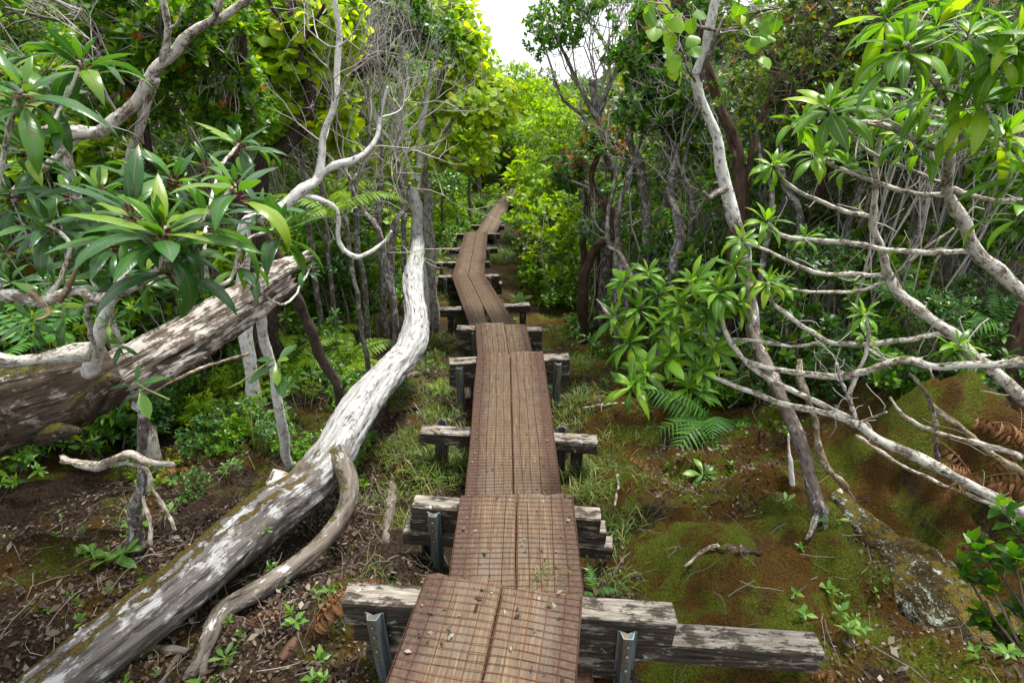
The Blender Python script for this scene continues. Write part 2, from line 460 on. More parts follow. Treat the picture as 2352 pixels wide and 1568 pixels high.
M['bark_brown'] = bark_mat('red_brown_bark', (.03, .018, .012), (.10, .062, .042), (.30, .26, .23), .32, .05, 40, .25, .8)
M['bark_tan'] = bark_mat('tan_branch_bark', (.07, .05, .03), (.24, .18, .11), (.48, .45, .38), .45, .08, 60, .5, .5)
M['twig'] = plain('grey_twigs', [(.2, (.12, .10, .092)), (.5, (.31, .28, .26)), (.8, (.50, .48, .46))], 30, .85)
M['floor_twig'] = plain('floor_twigs', [(.2, (.05, .04, .033)), (.5, (.15, .125, .105)), (.8, (.30, .27, .24))], 30, .85)
M['twig_dark'] = plain('brown_twigs', [(.2, (.025, .017, .013)), (.5, (.085, .06, .047)), (.8, (.20, .165, .14))], 30, .85)
M['leaf_big'] = leaf_mat('broad_leaf', [(0, (.045, .135, .010)), (.45, (.095, .23, .012)), (.8, (.15, .31, .012)), (1, (.28, .38, .014))], .36, .42, (1.7, 1.7, .5), (.26, .33, .10), blotch=.25)
M['leaf_teal'] = leaf_mat('dark_glossy_leaf', [(0, (.014, .065, .018)), (.5, (.028, .105, .020)), (.85, (.065, .17, .016)), (1, (.17, .26, .015))], .30, .32, (1.8, 1.9, .5), (.13, .12, .07), .5, .6)
M['leaf_round'] = leaf_mat('round_lime_leaf', [(0, (.18, .33, .008)), (.5, (.30, .46, .010)), (.9, (.40, .55, .012)), (1, (.5, .5, .014))], .42, .62, (1.8, 1.6, .4), (.22, .3, .08))
M['leaf_roundg'] = leaf_mat('round_green_leaf', [(0, (.06, .17, .010)), (.5, (.11, .26, .012)), (.85, (.18, .34, .014)), (1, (.34, .38, .016))], .40, .45, (1.7, 1.6, .4), (.2, .3, .08), blotch=.3)
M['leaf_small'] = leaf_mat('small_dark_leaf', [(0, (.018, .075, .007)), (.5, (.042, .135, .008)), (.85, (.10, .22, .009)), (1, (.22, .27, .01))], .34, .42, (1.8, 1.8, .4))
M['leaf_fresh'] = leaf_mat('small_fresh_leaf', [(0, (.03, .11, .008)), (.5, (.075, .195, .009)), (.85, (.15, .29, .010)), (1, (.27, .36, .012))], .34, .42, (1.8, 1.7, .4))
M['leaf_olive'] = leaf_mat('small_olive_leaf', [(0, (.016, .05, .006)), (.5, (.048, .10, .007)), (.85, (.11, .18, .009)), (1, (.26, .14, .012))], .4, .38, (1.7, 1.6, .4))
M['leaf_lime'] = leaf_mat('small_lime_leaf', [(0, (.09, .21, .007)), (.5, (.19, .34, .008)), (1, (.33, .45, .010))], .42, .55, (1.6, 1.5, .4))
M['leaf_orange'] = leaf_mat('new_orange_leaf', [(0, (.24, .07, .02)), (.5, (.33, .14, .025)), (1, (.30, .22, .03))], .45, .4, (1.5, 1.2, .5))
M['leaf_seed'] = leaf_mat('seedling_leaf', [(0, (.05, .14, .02)), (.6, (.09, .21, .03)), (1, (.15, .27, .03))], .38, .4, (1.6, 1.6, .4), (.22, .3, .1))
M['fern'] = leaf_mat('green_fern', [(0, (.03, .12, .025)), (.5, (.06, .19, .028)), (1, (.12, .26, .025))], .5, .35, (1.6, 1.6, .5))
M['fern_lime'] = leaf_mat('yellow_green_fern', [(0, (.09, .19, .012)), (.5, (.15, .27, .014)), (1, (.22, .33, .018))], .5, .42, (1.5, 1.5, .4))
M['fern_dead'] = leaf_mat('dead_brown_fern', [(0, (.07, .03, .014)), (.5, (.15, .07, .032)), (1, (.24, .13, .065))], .8, .15, (1.1, 1, .9), spec=.1)
M['grass'] = leaf_mat('grass_blade', [(0, (.045, .10, .012)), (.5, (.09, .16, .02)), (.85, (.15, .20, .03)), (1, (.34, .28, .12))], .5, .35, (1.4, 1.4, .5))
M['moss_tuft'] = leaf_mat('moss_tuft', [(0, (.05, .03, .004)), (.4, (.13, .085, .008)), (.7, (.15, .16, .01)), (1, (.22, .26, .015))], .8, .3, (1.2, 1.2, .5), spec=.1)
M['litter'] = leaf_mat('fallen_leaf_litter', [(0, (.018, .009, .006)), (.35, (.045, .026, .016)), (.65, (.075, .048, .032)), (.88, (.12, .09, .066)), (1, (.24, .21, .17))], .65, .12, (1, 1, 1), spec=.25)
M['petiole'] = plain('red_leaf_stalk', [(.2, (.11, .022, .03)), (.8, (.17, .05, .045))], 20, .5)
M['stalk'] = plain('green_leaf_stalk', [(.2, (.10, .14, .03)), (.8, (.20, .22, .07))], 20, .5)
M['stick'] = plain('bleached_stick', [(.25, (.12, .095, .075)), (.55, (.34, .29, .235)), (.8, (.52, .47, .40))], 25, .85, stretch=(1, 1, .2))
M['bark_stick'] = bark_mat('bleached_stick_bark', (.07, .05, .035), (.27, .22, .17), (.50, .46, .40), .5, .05, 110, .12, .8)
M['stick_red'] = plain('rotten_red_wood', [(.25, (.012, .007, .005)), (.6, (.055, .027, .017)), (.85, (.13, .085, .06))], 40, .85, stretch=(1, 1, .1))

# ------------------------------------------------------------------ leaves
def leaf_template(rows, cols, width, droop, fold=.25, roll=.0, shape='lance', wave=0.0, petiole=.08):
    """A unit-long leaf along +y, upper face +z. Returns verts, quads, tc."""
    ts = np.linspace(0, 1, rows)
    ang = -droop * ts ** 1.3
    dy = np.cos(ang); dz = np.sin(ang)
    y = np.concatenate([[0], np.cumsum((dy[1:] + dy[:-1]) / 2)]) / (rows - 1)
    z = np.concatenate([[0], np.cumsum((dz[1:] + dz[:-1]) / 2)]) / (rows - 1)
    tt = np.clip((ts - petiole) / (1 - petiole), 0, 1)
    if shape == 'lance': w = np.sin(np.pi * tt ** .85) ** .8 * (1 - .15 * tt)
    elif shape == 'obov': w = np.sin(np.pi * tt ** 1.25) ** .75
    else: w = np.sin(np.pi * tt) ** .55
    w = np.maximum(w * width, width * .035); w[-1] = width * .03
    xs = np.linspace(-1, 1, cols)
    v = np.zeros((rows, cols, 3)); tc = np.zeros((rows, cols, 3))
    v[..., 0] = w[:, None] * xs
    up = fold * np.abs(xs) - roll * np.abs(xs) ** 3
    off = w[:, None] * up[None] + wave * np.sin(ts * 15)[:, None] * (np.abs(xs) ** 2)[None] * w[:, None]
    v[..., 1] = y[:, None] - off * np.sin(ang)[:, None] * 1
    v[..., 2] = z[:, None] + off * np.cos(ang)[:, None]
    tc[..., 0] = xs; tc[..., 1] = ts[:, None]
    a = np.arange(rows - 1)[:, None] * cols; b = np.arange(cols - 1)[None]
    q = np.stack([a + b, a + b + 1, a + cols + b + 1, a + cols + b], 2).reshape(-1, 4)
    return v.reshape(-1, 3), q, tc.reshape(-1, 3)

def round_template(seed, petiole=.35):
    """A broad, almost round leaf with a notched base and shallow teeth, on its stalk."""
    r = np.random.default_rng(seed)
    k = 13
    th = np.linspace(-2.75, 2.75, k)
    rad = .36 * (1 + .10 * np.cos(3 * th) + r.uniform(-.05, .05, k)); rad[[0, -1]] *= .8
    rim = np.stack([np.sin(th) * rad, petiole + .30 + np.cos(th) * rad, .05 * np.cos(2 * th + r.uniform(0, 6)) - .16 * (rad / .36) ** 2 * .6], 1)
    c = A_(0, petiole, 0)[None]
    stalk = A_([-.012, 0, .0], [.012, 0, 0], [.012, petiole, .0], [-.012, petiole, 0])
    v = np.concatenate([c, rim, stalk])
    tris = np.stack([np.zeros(k - 1, int), np.arange(2, k + 1), np.arange(1, k)], 1)
    tc = np.zeros_like(v); tc[1:k + 1, 0] = np.sin(th); tc[1:k + 1, 1] = .5 + .5 * np.cos(th)
    return v, np.array([[k + 1, k + 2, k + 3, k + 4]]), tc, tris

T_SMALL = [leaf_template(3, 3, .27, d, .35, 0, 'lance', petiole=.05) for d in (.2, .7)]
T_OBOV = [leaf_template(3, 3, .33, d, .25, 0, 'obov', petiole=.05) for d in (.1, .6)]
T_ROUND = [round_template(s) for s in range(3)]
T_LANCE = [leaf_template(8, 5, .125, d, .30, .38, 'lance', .06) for d in (.5, 1.0, 1.5, 2.1)]
T_BROAD = [leaf_template(8, 5, .135, d, .30, .38, 'lance', .06) for d in (.5, 1.0, 1.5, 2.1)]
T_THIN = [leaf_template(3, 2, .30, d, 0, 0, 'obov', petiole=.05) for d in (.2, .8)]
T_LANCE_LOW = [leaf_template(4, 2, .16, d, 0, 0, 'lance') for d in (.5, 1.1, 1.6)]
def diamond(w, droop, fold, mid):
    """A small folded leaf of four triangles."""
    v = A_([0, 0, 0], [-w, mid, fold * w - droop * .2], [0, mid, -droop * .2], [w, mid, fold * w - droop * .2], [0, 1, -droop])
    return v, np.zeros((0, 4), int), A_([0, 0, 0], [-1, mid, 0], [0, mid, 0], [1, mid, 0], [0, 1, 0]), np.array([[0, 2, 1], [0, 3, 2], [1, 2, 4], [2, 3, 4]])
T_DIA = [diamond(.27, .1, .4, .55), diamond(.30, .3, .3, .6)]
T_DIAL = [diamond(.19, .15, .4, .48), diamond(.21, .35, .3, .5)]
T_SEED = [leaf_template(6, 3, .17, d, .25, 0, 'obov') for d in (.3, .8)]
T_BLADE = [leaf_template(4, 2, .018, d, 0, 0, 'oval', petiole=0) for d in (.5, 1.1, 1.8)]
T_FLAT = [leaf_template(3, 2, .26, d, f, 0, 'oval', petiole=.02) for d, f in ((.3, .3), (-.8, .2), (.9, -.4))]

def frames(d, nh):
    Y = unit(d); X = unit(np.cross(Y, nh)); Z = np.cross(X, Y)
    return X, Y, Z
def leaves(mb, templates, pos, d, nh, size, rng=RNG):
    """Many leaves joined into one mesh."""
    pos = np.asarray(pos); n = len(pos)
    if n == 0: return
    X, Y, Z = frames(d, nh)
    size = np.broadcast_to(size, (n,))
    pick = rng.integers(0, len(templates), n)
    for ti, tpl in enumerate(templates):
        s = pick == ti
        if not s.any(): continue
        v, q, tc = tpl[:3]; k = len(v); m = int(s.sum())
        W = pos[s][:, None] + size[s][:, None, None] * (v[None, :, :1] * X[s][:, None] + v[None, :, 1:2] * Y[s][:, None] + v[None, :, 2:] * Z[s][:, None])
        off = (np.arange(m) * k)[:, None, None]
        tris = (tpl[3][None] + off).reshape(-1, 3) if len(tpl) > 3 else None
        mb.add(W.reshape(-1, 3), (q[None] + off).reshape(-1, 4), tris, np.broadcast_to(tc[None], (m, k, 3)).reshape(-1, 3))

LEAF_MESH = {}
def leaf_meshes(key, templates, material):
    kk = (key, material.name)
    if kk not in LEAF_MESH:
        out = []
        for tpl in templates:
            mb = MB(); mb.add(tpl[0], tpl[1], tpl[3] if len(tpl) > 3 else None, tpl[2]); out.append(mb.mesh(key, material))
        LEAF_MESH[kk] = out
    return LEAF_MESH[kk]
def leaf_objects(parent, base, meshes, pos, d, nh, size, pick=None, name='leaf'):
    """Each leaf an object of its own, sharing mesh data."""
    X, Y, Z = frames(np.asarray(d, float), np.asarray(nh, float))
    size = np.broadcast_to(size, (len(pos),))
    for i in range(len(pos)):
        o = bpy.data.objects.new(name, meshes[int(pick[i]) if pick is not None else int(RNG.integers(len(meshes)))])
        COL.objects.link(o)
        o.parent = parent
        p = pos[i] - base; s = size[i]
        o.matrix_basis = Matrix(((X[i][0] * s, Y[i][0] * s, Z[i][0] * s, p[0]), (X[i][1] * s, Y[i][1] * s, Z[i][1] * s, p[1]), (X[i][2] * s, Y[i][2] * s, Z[i][2] * s, p[2]), (0, 0, 0, 1)))

def clusters(ells, n, rng=RNG, gap=.42, gscale=2.2, shell=.5):
    """Twig-tip positions and axes spread unevenly through ellipsoids [(centre, radii)]."""
    vol = np.array([np.prod(e[1]) for e in ells]); cnt = np.maximum((n * 1.9 * vol / vol.sum()).astype(int), 6)
    P, D = [], []
    for (c, r), m in zip(ells, cnt):
        d = unit(rng.normal(size=(m, 3)))
        rad = shell + (1 - shell) * rng.random(m) ** .6
        rad = np.where(rng.random(m) < .3, rng.random(m) ** .4 * .9, rad)
        p = c + d * rad[:, None] * r * (1 + .25 * (vnoise(d * 2.3 + c) - .5))[:, None]
        P.append(p); D.append(d)
    P = np.concatenate(P); D = np.concatenate(D)
    keep = vnoise(P * gscale + 3.7) > gap
    P, D = P[keep], D[keep]
    D = unit(D * .6 + A_(0, 0, .75) + rng.normal(size=P.shape) * .35)
    return P, D
def cluster_leaves(P, D, per, L, rng=RNG, tilt=(.5, 1.45), spread=.5):
    """Leaf positions, directions and upper sides for tufts at P along axis D."""
    n = len(P)
    j = np.arange(per)
    ref = unit(np.cross(D, rng.normal(size=D.shape))); ref2 = np.cross(D, ref)
    az = j[None] * 2.39996 + rng.uniform(0, 6.28, n)[:, None] + rng.normal(size=(n, per)) * .3
    tl = tilt[0] + (tilt[1] - tilt[0]) * ((j[None] + .5) / per) + rng.normal(size=(n, per)) * .2
    radial = np.cos(az)[..., None] * ref[:, None] + np.sin(az)[..., None] * ref2[:, None]
    d = np.cos(tl)[..., None] * D[:, None] + np.sin(tl)[..., None] * radial
    pos = P[:, None] - D[:, None] * (spread * L * (j / per))[None, :, None]
    nh = D[:, None] + .15 * rng.normal(size=d.shape)
    size = L * (.65 + .5 * rng.random((n, per)))
    return pos.reshape(-1, 3), d.reshape(-1, 3), nh.reshape(-1, 3), size.ravel()

def ell(px, py, Y, rx, ry, rd):
    c = at(px, py, Y); k = depth(c) / FPX
    return (c, A_(rx * k, rd, ry * k))
def path(pts, Y=None):
    """Control points [(px, py, Y)] to world points."""
    return np.array([at(*p) for p in pts])
def rad_px(P, w):
    return np.array([.5 * wi * depth(p) / FPX for p, wi in zip(P, w)])

def arc(a, b, bend, n=5, rng=RNG, sag=0.0):
    t = np.linspace(0, 1, n)[:, None]
    ln = np.linalg.norm(b - a)
    o = rng.normal(size=3) * bend * ln + A_(0, 0, sag * ln)
    o2 = rng.normal(size=3) * bend * ln * .4
    return a + (b - a) * t + o * (t * (1 - t)) * 2 + o2 * np.sin(t * 6.28) * .5
def twigs_to(mb, src, targets, rng=RNG, r0=.005, r1=.0015, bend=.12, sides=3, n=4):
    """Thin twigs from the nearest of the source points out to the targets."""
    src = np.asarray(src)
    for tg in targets:
        dd = np.linalg.norm(src - tg, axis=1) + rng.random(len(src)) * .25
        a = src[int(np.argmin(dd))]
        if np.linalg.norm(a - tg) > .45: a = tg + unit(unit(a - tg) + rng.normal(size=3) * .5) * rng.uniform(.2, .45)
        tube(mb, arc(a, tg, bend, n, rng), np.linspace(r0, r1, n), sides, cap=False)
def fork(mb, p, d, ln, r, lev, rng=RNG, up=.25, spread=.5, tips=None, sides=4, kids=(2, 3), shrink=.72):
    """A branch that keeps forking into finer ones."""
    n = 4
    pts = [p]; dd = d
    for _ in range(n - 1):
        dd = unit(dd + rng.normal(size=3) * .16 + A_(0, 0, up * .18))
        pts.append(pts[-1] + dd * ln / (n - 1))
    tube(mb, pts, np.linspace(r, r * .68, n), sides if lev > 1 else 3, cap=False)
    if lev == 0:
        if tips is not None: tips.append((pts[-1], dd))
        return
    for k in range(int(rng.integers(kids[0], kids[1] + 1))):
        nd = unit(dd + rng.normal(size=3) * spread + A_(0, 0, up))
        fork(mb, pts[-1] if k < 2 else pts[-2], nd, ln * shrink * rng.uniform(.75, 1.2), r * .64, lev - 1, rng, up, spread, tips, sides, kids, shrink)

# ------------------------------------------------------------------ ground
def build_ground():
    def axis(lo, hi, fine_lo, fine_hi, fs, grow):
        a = list(np.arange(fine_lo, fine_hi, fs)); s = fs; x = a[-1]
        while x < hi: s *= grow; x += s; a.append(x)
        s = fs; x = a[0]; pre = []
        while x > lo: s *= grow; x -= s; pre.append(x)
        return np.array(pre[::-1] + a)
    xs = axis(-400, 400, -2.6, 2.8, .026, 1.13); ys = axis(-60, 600, .6, 4.6, .025, 1.09)
    X, Y = np.meshgrid(xs, ys, indexing='ij'); Z = ground(X, Y)
    v = np.stack([X, Y, Z], 2).reshape(-1, 3)
    a = np.arange(len(xs) - 1)[:, None] * len(ys); b = np.arange(len(ys) - 1)[None]
    q = np.stack([a + b, a + len(ys) + b, a + len(ys) + b + 1, a + b + 1], 2).reshape(-1, 4)
    mb = MB(); mb.add(v, q)
    o = link('forest_floor', mb.mesh('forest_floor', M['ground']))
    o['kind'] = 'structure'; o['label'] = 'mossy forest floor strewn with leaf litter'
build_ground()

# ------------------------------------------------------------------ boardwalk
def plank_profile(x0, x1, z0, z1, c=.005, m=9):
    top = [(x, z1) for x in np.linspace(x1 - c, x0 + c, m)]
    return [(x1, z0 + c), (x1, z1 - c)] + top + [(x0, z1 - c), (x0, z0 + c), (x0 + c, z0), (x1 - c, z0)]
NUP = A_(0, 0, 1)
SECTION = {}
TH = .042
def deck(key, nl, nr, fl, fr, zn, zf, extend, label, wires=True, split=.5, rdrop=0.0, slot=False, width=.56, wire_step=.028):
    a = (at_height(*nl, zn) + at_height(*nr, zn)) / 2; b = (at_height(*fl, zf) + at_height(*fr, zf)) / 2
    Yd = unit(b - a); X = unit(np.cross(Yd, NUP)); Z = np.cross(X, Yd)
    ln = np.linalg.norm(b - a)
    o = thing('boardwalk_section', label, 'boardwalk', b, 'boardwalk sections laid end to end')
    y0, y1 = -extend, ln
    gapx = (split - .5) * width
    for side in (0, 1):
        x0, x1 = (-width / 2, gapx - .004) if side == 0 else (gapx + .004, width / 2)
        dz = -rdrop if side else RNG.uniform(-.003, .003)
        mb = MB(); pr = plank_profile(x0, x1, -TH + dz, dz)
        n = max(12, int((y1 - y0) / .07))
        sweep(mb, pr, y0, y1 + RNG.uniform(-.012, .012), n, a, X, Yd, Z, .035, .006, RNG.uniform(0, 50))
        if slot and side == 0:
            v = mb.v[0]; t = mb.t[0]
            near = np.clip((ln * .30 - t[:, 1]) / (ln * .30), 0, 1) * (t[:, 1] > -.02 - extend)
            v -= (near * (t[:, 0] > gapx - .03) * .05)[:, None] * X
        part('plank', mb, M['plank'], o, b, smooth=False)
    if wires:
        mb = MB(); r = .0012; zt = .004
        xs = np.linspace(-width / 2 + .004, width / 2 - .004, 11)
        nb = 5
        for yy in np.arange(y0 + .02, y1 - .012, wire_step):
            x = np.linspace(-width / 2, width / 2, 9)
            w = np.stack([x, yy + .004 * np.sin(x * 11 + yy * 7) + RNG.normal(size=9) * .0012, zt + RNG.normal(size=9) * .0008 + (x > gapx) * -rdrop], 1)
            tube(mb, a + w[:, :1] * X + w[:, 1:2] * Yd + w[:, 2:] * Z, r, 4)
        for xx in xs:
            yy = np.linspace(y0 + .01, y1 - .006, max(6, int((y1 - y0) / .12)))
            w = np.stack([xx + .004 * np.sin(yy * 6 + xx * 30), yy, zt + .0022 + 0 * yy - (xx > gapx) * rdrop], 1)
            tube(mb, a + w[:, :1] * X + w[:, 1:2] * Yd + w[:, 2:] * Z, r, 4)
        part('wire_mesh', mb, M['wire'], o, b, 'stuff')
        for xx in (-.09, -.035, .05, .13):
            mb = MB(); p = a + X * (xx * width / .56) + Yd * (ln - .035 + RNG.uniform(-.008, .008)) + Z * (-rdrop if xx > gapx else 0)
            tube(mb, [p - Z * .004, p + Z * .003], [.0075, .0065], 9)
            part('nail', mb, M['nail'], o, b)
    SECTION[key] = (a, b, X, Yd, Z, ln)
    return o
deck('a', (885, 1568), (1325, 1568), (978, 1330), (1338, 1350), .60, .60, 2.2, 'nearest boardwalk section, wire mesh over two worn tan planks, highest step')
deck('b', (1030, 1335), (1340, 1345), (1057, 1130), (1318, 1143), .30, .31, .9, 'second boardwalk step from the viewer, short grey-brown planks under rusty wire')
deck('c', (1068, 1140), (1292, 1140), (1097, 812), (1246, 805), -.02, -.05, .5, 'longest straight boardwalk section with a dark gap between its two planks')
deck('d', (1100, 818), (1221, 805), (1093, 742), (1207, 742), -.47, -.45, .4, 'short boardwalk section whose right plank sits lower, before the leftward bend', split=.56, rdrop=.02, wire_step=.03)
deck('e', (1078, 740), (1180, 740), (1037, 628), (1110, 627), -.80, -1.28, .5, 'boardwalk section bending left with an open slot between its planks', slot=True, wire_step=.04)
deck('f', (1042, 625), (1112, 622), (1068, 533), (1120, 533), -1.42, -1.88, .6, 'narrow-looking boardwalk section above the grass tuft, running straight away', wire_step=.06)
deck('g', (1095, 532), (1140, 532), (1140, 465), (1172, 463), -2.35, -3.1, .6, 'distant boardwalk section slanting right between the ferns', wires=False)
deck('h', (1140, 466), (1176, 464), (1183, 425), (1206, 424), -3.15, -3.35, .3, 'farthest boardwalk section vanishing into bushes', wires=False)

HAT = [(-.034, .0), (-.026, .0), (-.016, -.030), (.016, -.030), (.026, .0), (.034, .0), (.034, .003), (.0238, .003), (.0138, -.027), (-.0138, -.027), (-.0238, .003), (-.034, .003)]
def channel_post(parent, base, p_top, length, face, lean=(0, 0)):
    """Steel U-channel sign post, its holes shown by dark discs, web towards `face`."""
    Yd = unit(A_(lean[0], lean[1], -1)); Zl = unit(-face - np.dot(-face, Yd) * Yd); X = np.cross(Yd, Zl)
    mb = MB(); sweep(mb, HAT, 0, length, 10, p_top, X, Yd, Zl, 0, 0)
    o = part('post', mb, M['steel'], parent, base, smooth=False)
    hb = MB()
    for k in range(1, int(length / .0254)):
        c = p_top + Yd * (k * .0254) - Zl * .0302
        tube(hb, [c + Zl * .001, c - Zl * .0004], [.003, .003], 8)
    part('hole_shade_discs', hb, M['dark'], o, base, 'stuff')  # solid discs just proud of the web, hole shade painted as dark colour
    for k in (1.6, 3.6, 6.6):
        bm = MB(); c = p_top + Yd * (k * .0254) - Zl * .030
        tube(bm, [c, c - Zl * .006, c - Zl * .007], [.0075, .0075, .004], 6)
        part('bolt', bm, M['nail'], o, base)
    return o
def beam_box(w, h):
    return plank_profile(-w / 2, w / 2, -h, 0, .007, 4)
def trestle(label, lpx, rpx, ztop, beams, posts, w=.09):
    """Sleeper beams across the walk, stacked, carried by posts. beams: (left shift, right shift, height); posts: (kind, along 0..1, length)."""
    a = at_height(*lpx, ztop); b = at_height(*rpx, ztop)
    Yd = unit(b - a); Z = NUP; X = unit(np.cross(Yd, Z)); Yd = np.cross(Z, X); ln = float(np.dot(b - a, Yd))
    o = thing('trestle', label, 'trestle', (a + b) / 2 - A_(0, 0, .4), 'trestles under the boardwalk')
    base = (a + b) / 2 - A_(0, 0, .4)
    z = 0
    for (ls, rs, h, fwd) in beams:
        mb = MB()
        sweep(mb, beam_box(w, h), -ls, ln + rs, 26, a + A_(0, 0, z) + X * fwd, X, Yd, Z, .012, .007, RNG.uniform(0, 90))
        part('beam', mb, M['beam'], o, base, smooth=False)
        z -= h + .002
    face = X if X[1] < 0 else -X
    for (kind, f, length, top) in posts:
        p = a + Yd * (ln * f)
        if kind == 'steel':
            channel_post(o, base, p + face * (w / 2 + .008) + A_(0, 0, top), length, face, (RNG.uniform(-.03, .03), RNG.uniform(-.02, .02)))
        elif kind == 'steel_back':
            channel_post(o, base, p - face * (w / 2 + .008) + A_(0, 0, top), length, -face, (RNG.uniform(-.03, .03), 0))
        else:
            mb = MB(); Xp = X
            sweep(mb, beam_box(.085, .085), 0, length, 10, p + A_(0, 0, z + .002) + Yd * .04 + X * .0, Yd * -1, A_(0, 0, -1), X, .01, .005, RNG.uniform(0, 90))
            part('post', mb, M['beam'], o, base, smooth=False)
    return o
trestle('nearest trestle, thick lichened beams with a long dark beam reaching right over moss', (793, 1357), (1550, 1405), .555,
        [(0, 0, .125, 0), (-.02, .52, .11, -.012), (-.06, -.12, .08, .01)], [('steel', .10, .95, -.035), ('steel', .86, .95, -.045)])
trestle('trestle of three stacked beams with one steel post beside the dead stump', (950, 1148), (1380, 1178), .265,
        [(0, 0, .09, 0), (.02, .03, .085, -.008), (.06, .07, .08, .01)], [('steel', .12, .75, -.02), ('steel_back', .04, .6, -.2)])
trestle('single beam trestle on two lichened wooden posts halfway along the straight section', (968, 983), (1372, 1007), -.072,
        [(0, 0, .10, 0)], [('wood', .07, .4, 0), ('wood', .86, .4, 0), ('steel_back', .11, .5, .03), ('steel_back', .80, .5, .03)], .10)
trestle('double beam trestle with two tall steel posts at the far end of the straight section', (1032, 828), (1307, 817), -.095,
        [(0, 0, .12, 0), (.01, .0, .12, 0)], [('steel', .08, .62, -.03), ('steel', .90, .62, -.03), ('steel_back', .2, .6, -.2)], .11)
trestle('short stubby double beam trestle where the walk starts bending left', (1050, 751), (1245, 755), -.50,
        [(0, 0, .14, 0), (.0, .0, .12, 0)], [('steel', .21, .6, -.03), ('steel', .80, .6, -.03)], .11)
trestle('pale topped beam trestle beneath the slotted section, on two wooden posts', (1010, 709), (1216, 697), -1.0,
        [(0, 0, .11, 0)], [('wood', .08, .5, 0), ('wood', .9, .5, 0)], .11)
trestle('tall dark trestle with stacked beams and steel posts at the left bend', (1006, 634), (1146, 631), -1.33,
        [(0, 0, .14, 0), (.08, .05, .13, 0), (.15, .05, .11, 0)], [('steel', .12, .9, -.02), ('steel', .85, .8, -.02), ('steel_back', .02, .9, -.1)], .11)
trestle('thin beam trestle with one blue-grey post just past the bend', (985, 603), (1125, 600), -1.55, [(0, 0, .12, 0)], [('steel', .2, .7, -.02)], .1)
trestle('weathered beam trestle among yellow green ferns, third from the far end', (1000, 571), (1143, 569), -1.74, [(0, 0, .12, 0)], [('steel', .2, .6, -.02), ('steel', .85, .6, -.02)], .1)
trestle('dim beam trestle at the near end of the distant slanting section', (1035, 537), (1148, 536), -1.93, [(0, 0, .13, 0)], [('steel', .1, .6, -.02), ('steel', .9, .6, -.02)], .1)
trestle('farthest visible beam trestle crossing under the slanting section', (1043, 517), (1158, 517), -2.65, [(0, 0, .14, 0)], [('steel', .3, .6, -.02)], .1)

# ------------------------------------------------------------------ gnarled wood
def gnarl(P, R, amp=1.5, swell=.5):
    """Small kinks and swellings along a stem."""
    off = RNG.uniform(0, 99); s_ = np.cumsum(np.r_[0, np.linalg.norm(np.diff(P, axis=0), axis=1)])
    w = np.stack([fbm(np.stack([s_ / (R.mean() * 7) + off + k * 13, 0 * s_, 0 * s_], 1), 3) - .5 for k in range(3)], 1)
    P = P + w * (R * amp)[:, None]
    return P, R * (1 + swell * (fbm(np.stack([s_ / (R.mean() * 3.5) + off, 0 * s_ + 4, 0 * s_], 1), 2) - .5))
# ------------------------------------------------------------------ fallen logs
def log_from(pts, widths, n, sides, bump, mat_key, name, label, jag=0.0, bscale=5, fibre=.12, ret=False):
    P = path(pts); R = rad_px(P, widths)
    P, R = spline(P, n, R)
    mb = MB(); tube(mb, P, R, sides, bump, bscale, fibre, jag, seed=RNG.uniform(0, 30))
    base = A_(P[0][0], P[0][1], P[:, 2].min() - R[0])
    o = thing(name, label, 'log', base)
    part('trunk', mb, M[mat_key], o, base)
    return o, base, P, R
o, base, P, R = log_from([(15, 1665, 1.12), (125, 1575, 1.22), (282, 1455, 1.42), (440, 1330, 1.68), (600, 1190, 2.06), (700, 1120, 2.32), (765, 1040, 2.6), (812, 960, 2.95), (860, 890, 3.3), (918, 828, 3.85), (948, 786, 4.25), (957, 742, 4.7), (950, 690, 5.1), (948, 640, 5.55), (957, 592, 6.0), (961, 548, 6.5)],
                         [146, 142, 136, 130, 120, 108, 92, 84, 72, 63, 66, 56, 48, 45, 34, 27], 260, 64, .30, 'log_grey', 'fallen_log', 'long grey fallen trunk with mossy flank running beside the boardwalk', bscale=3.2, fibre=.10)
# thicker pale part where bark is gone, knots and the limb that leaves it
for (px, py, Y, r) in [(842, 912, 3.15, .05), (640, 1110, 2.2, .05), (205, 1470, 1.32, .05)]:
    mb = MB(); c = at(px, py, Y + .08); d = unit(at(px, py - 60, Y - .1) - c)
    tube(mb, [c, c + d * r * .3, c + d * r * .7, c + d * r * .75], [r * 1.5, r * 1.2, r * .7, r * .3], 12, .4, 3, .6, seed=px)
    part('knot', mb, M['log_pale'], o, base)
def limb(parent, base, pts, widths, mat_key, name='limb', n=40, sides=12, bump=.12, fibre=.12):
    P = path(pts); R = rad_px(P, widths); P, R = spline(P, n, R)
    mb = MB(); tube(mb, P, R, sides, bump, 4, fibre, seed=RNG.uniform(0, 30)); part(name, mb, M[mat_key], parent, base); return P
limb(o, base, [(775, 1040, 2.5), (802, 1110, 2.32), (790, 1175, 2.15), (725, 1260, 1.95), (610, 1345, 1.75), (515, 1400, 1.62), (478, 1470, 1.47), (450, 1530, 1.36), (400, 1600, 1.26)], [50, 44, 40, 40, 46, 44, 38, 30, 26], 'root', 'root')
limb(o, base, [(478, 1470, 1.47), (468, 1530, 1.36), (462, 1600, 1.26)], [26, 20, 16], 'root', 'rootlet', 12, 8)

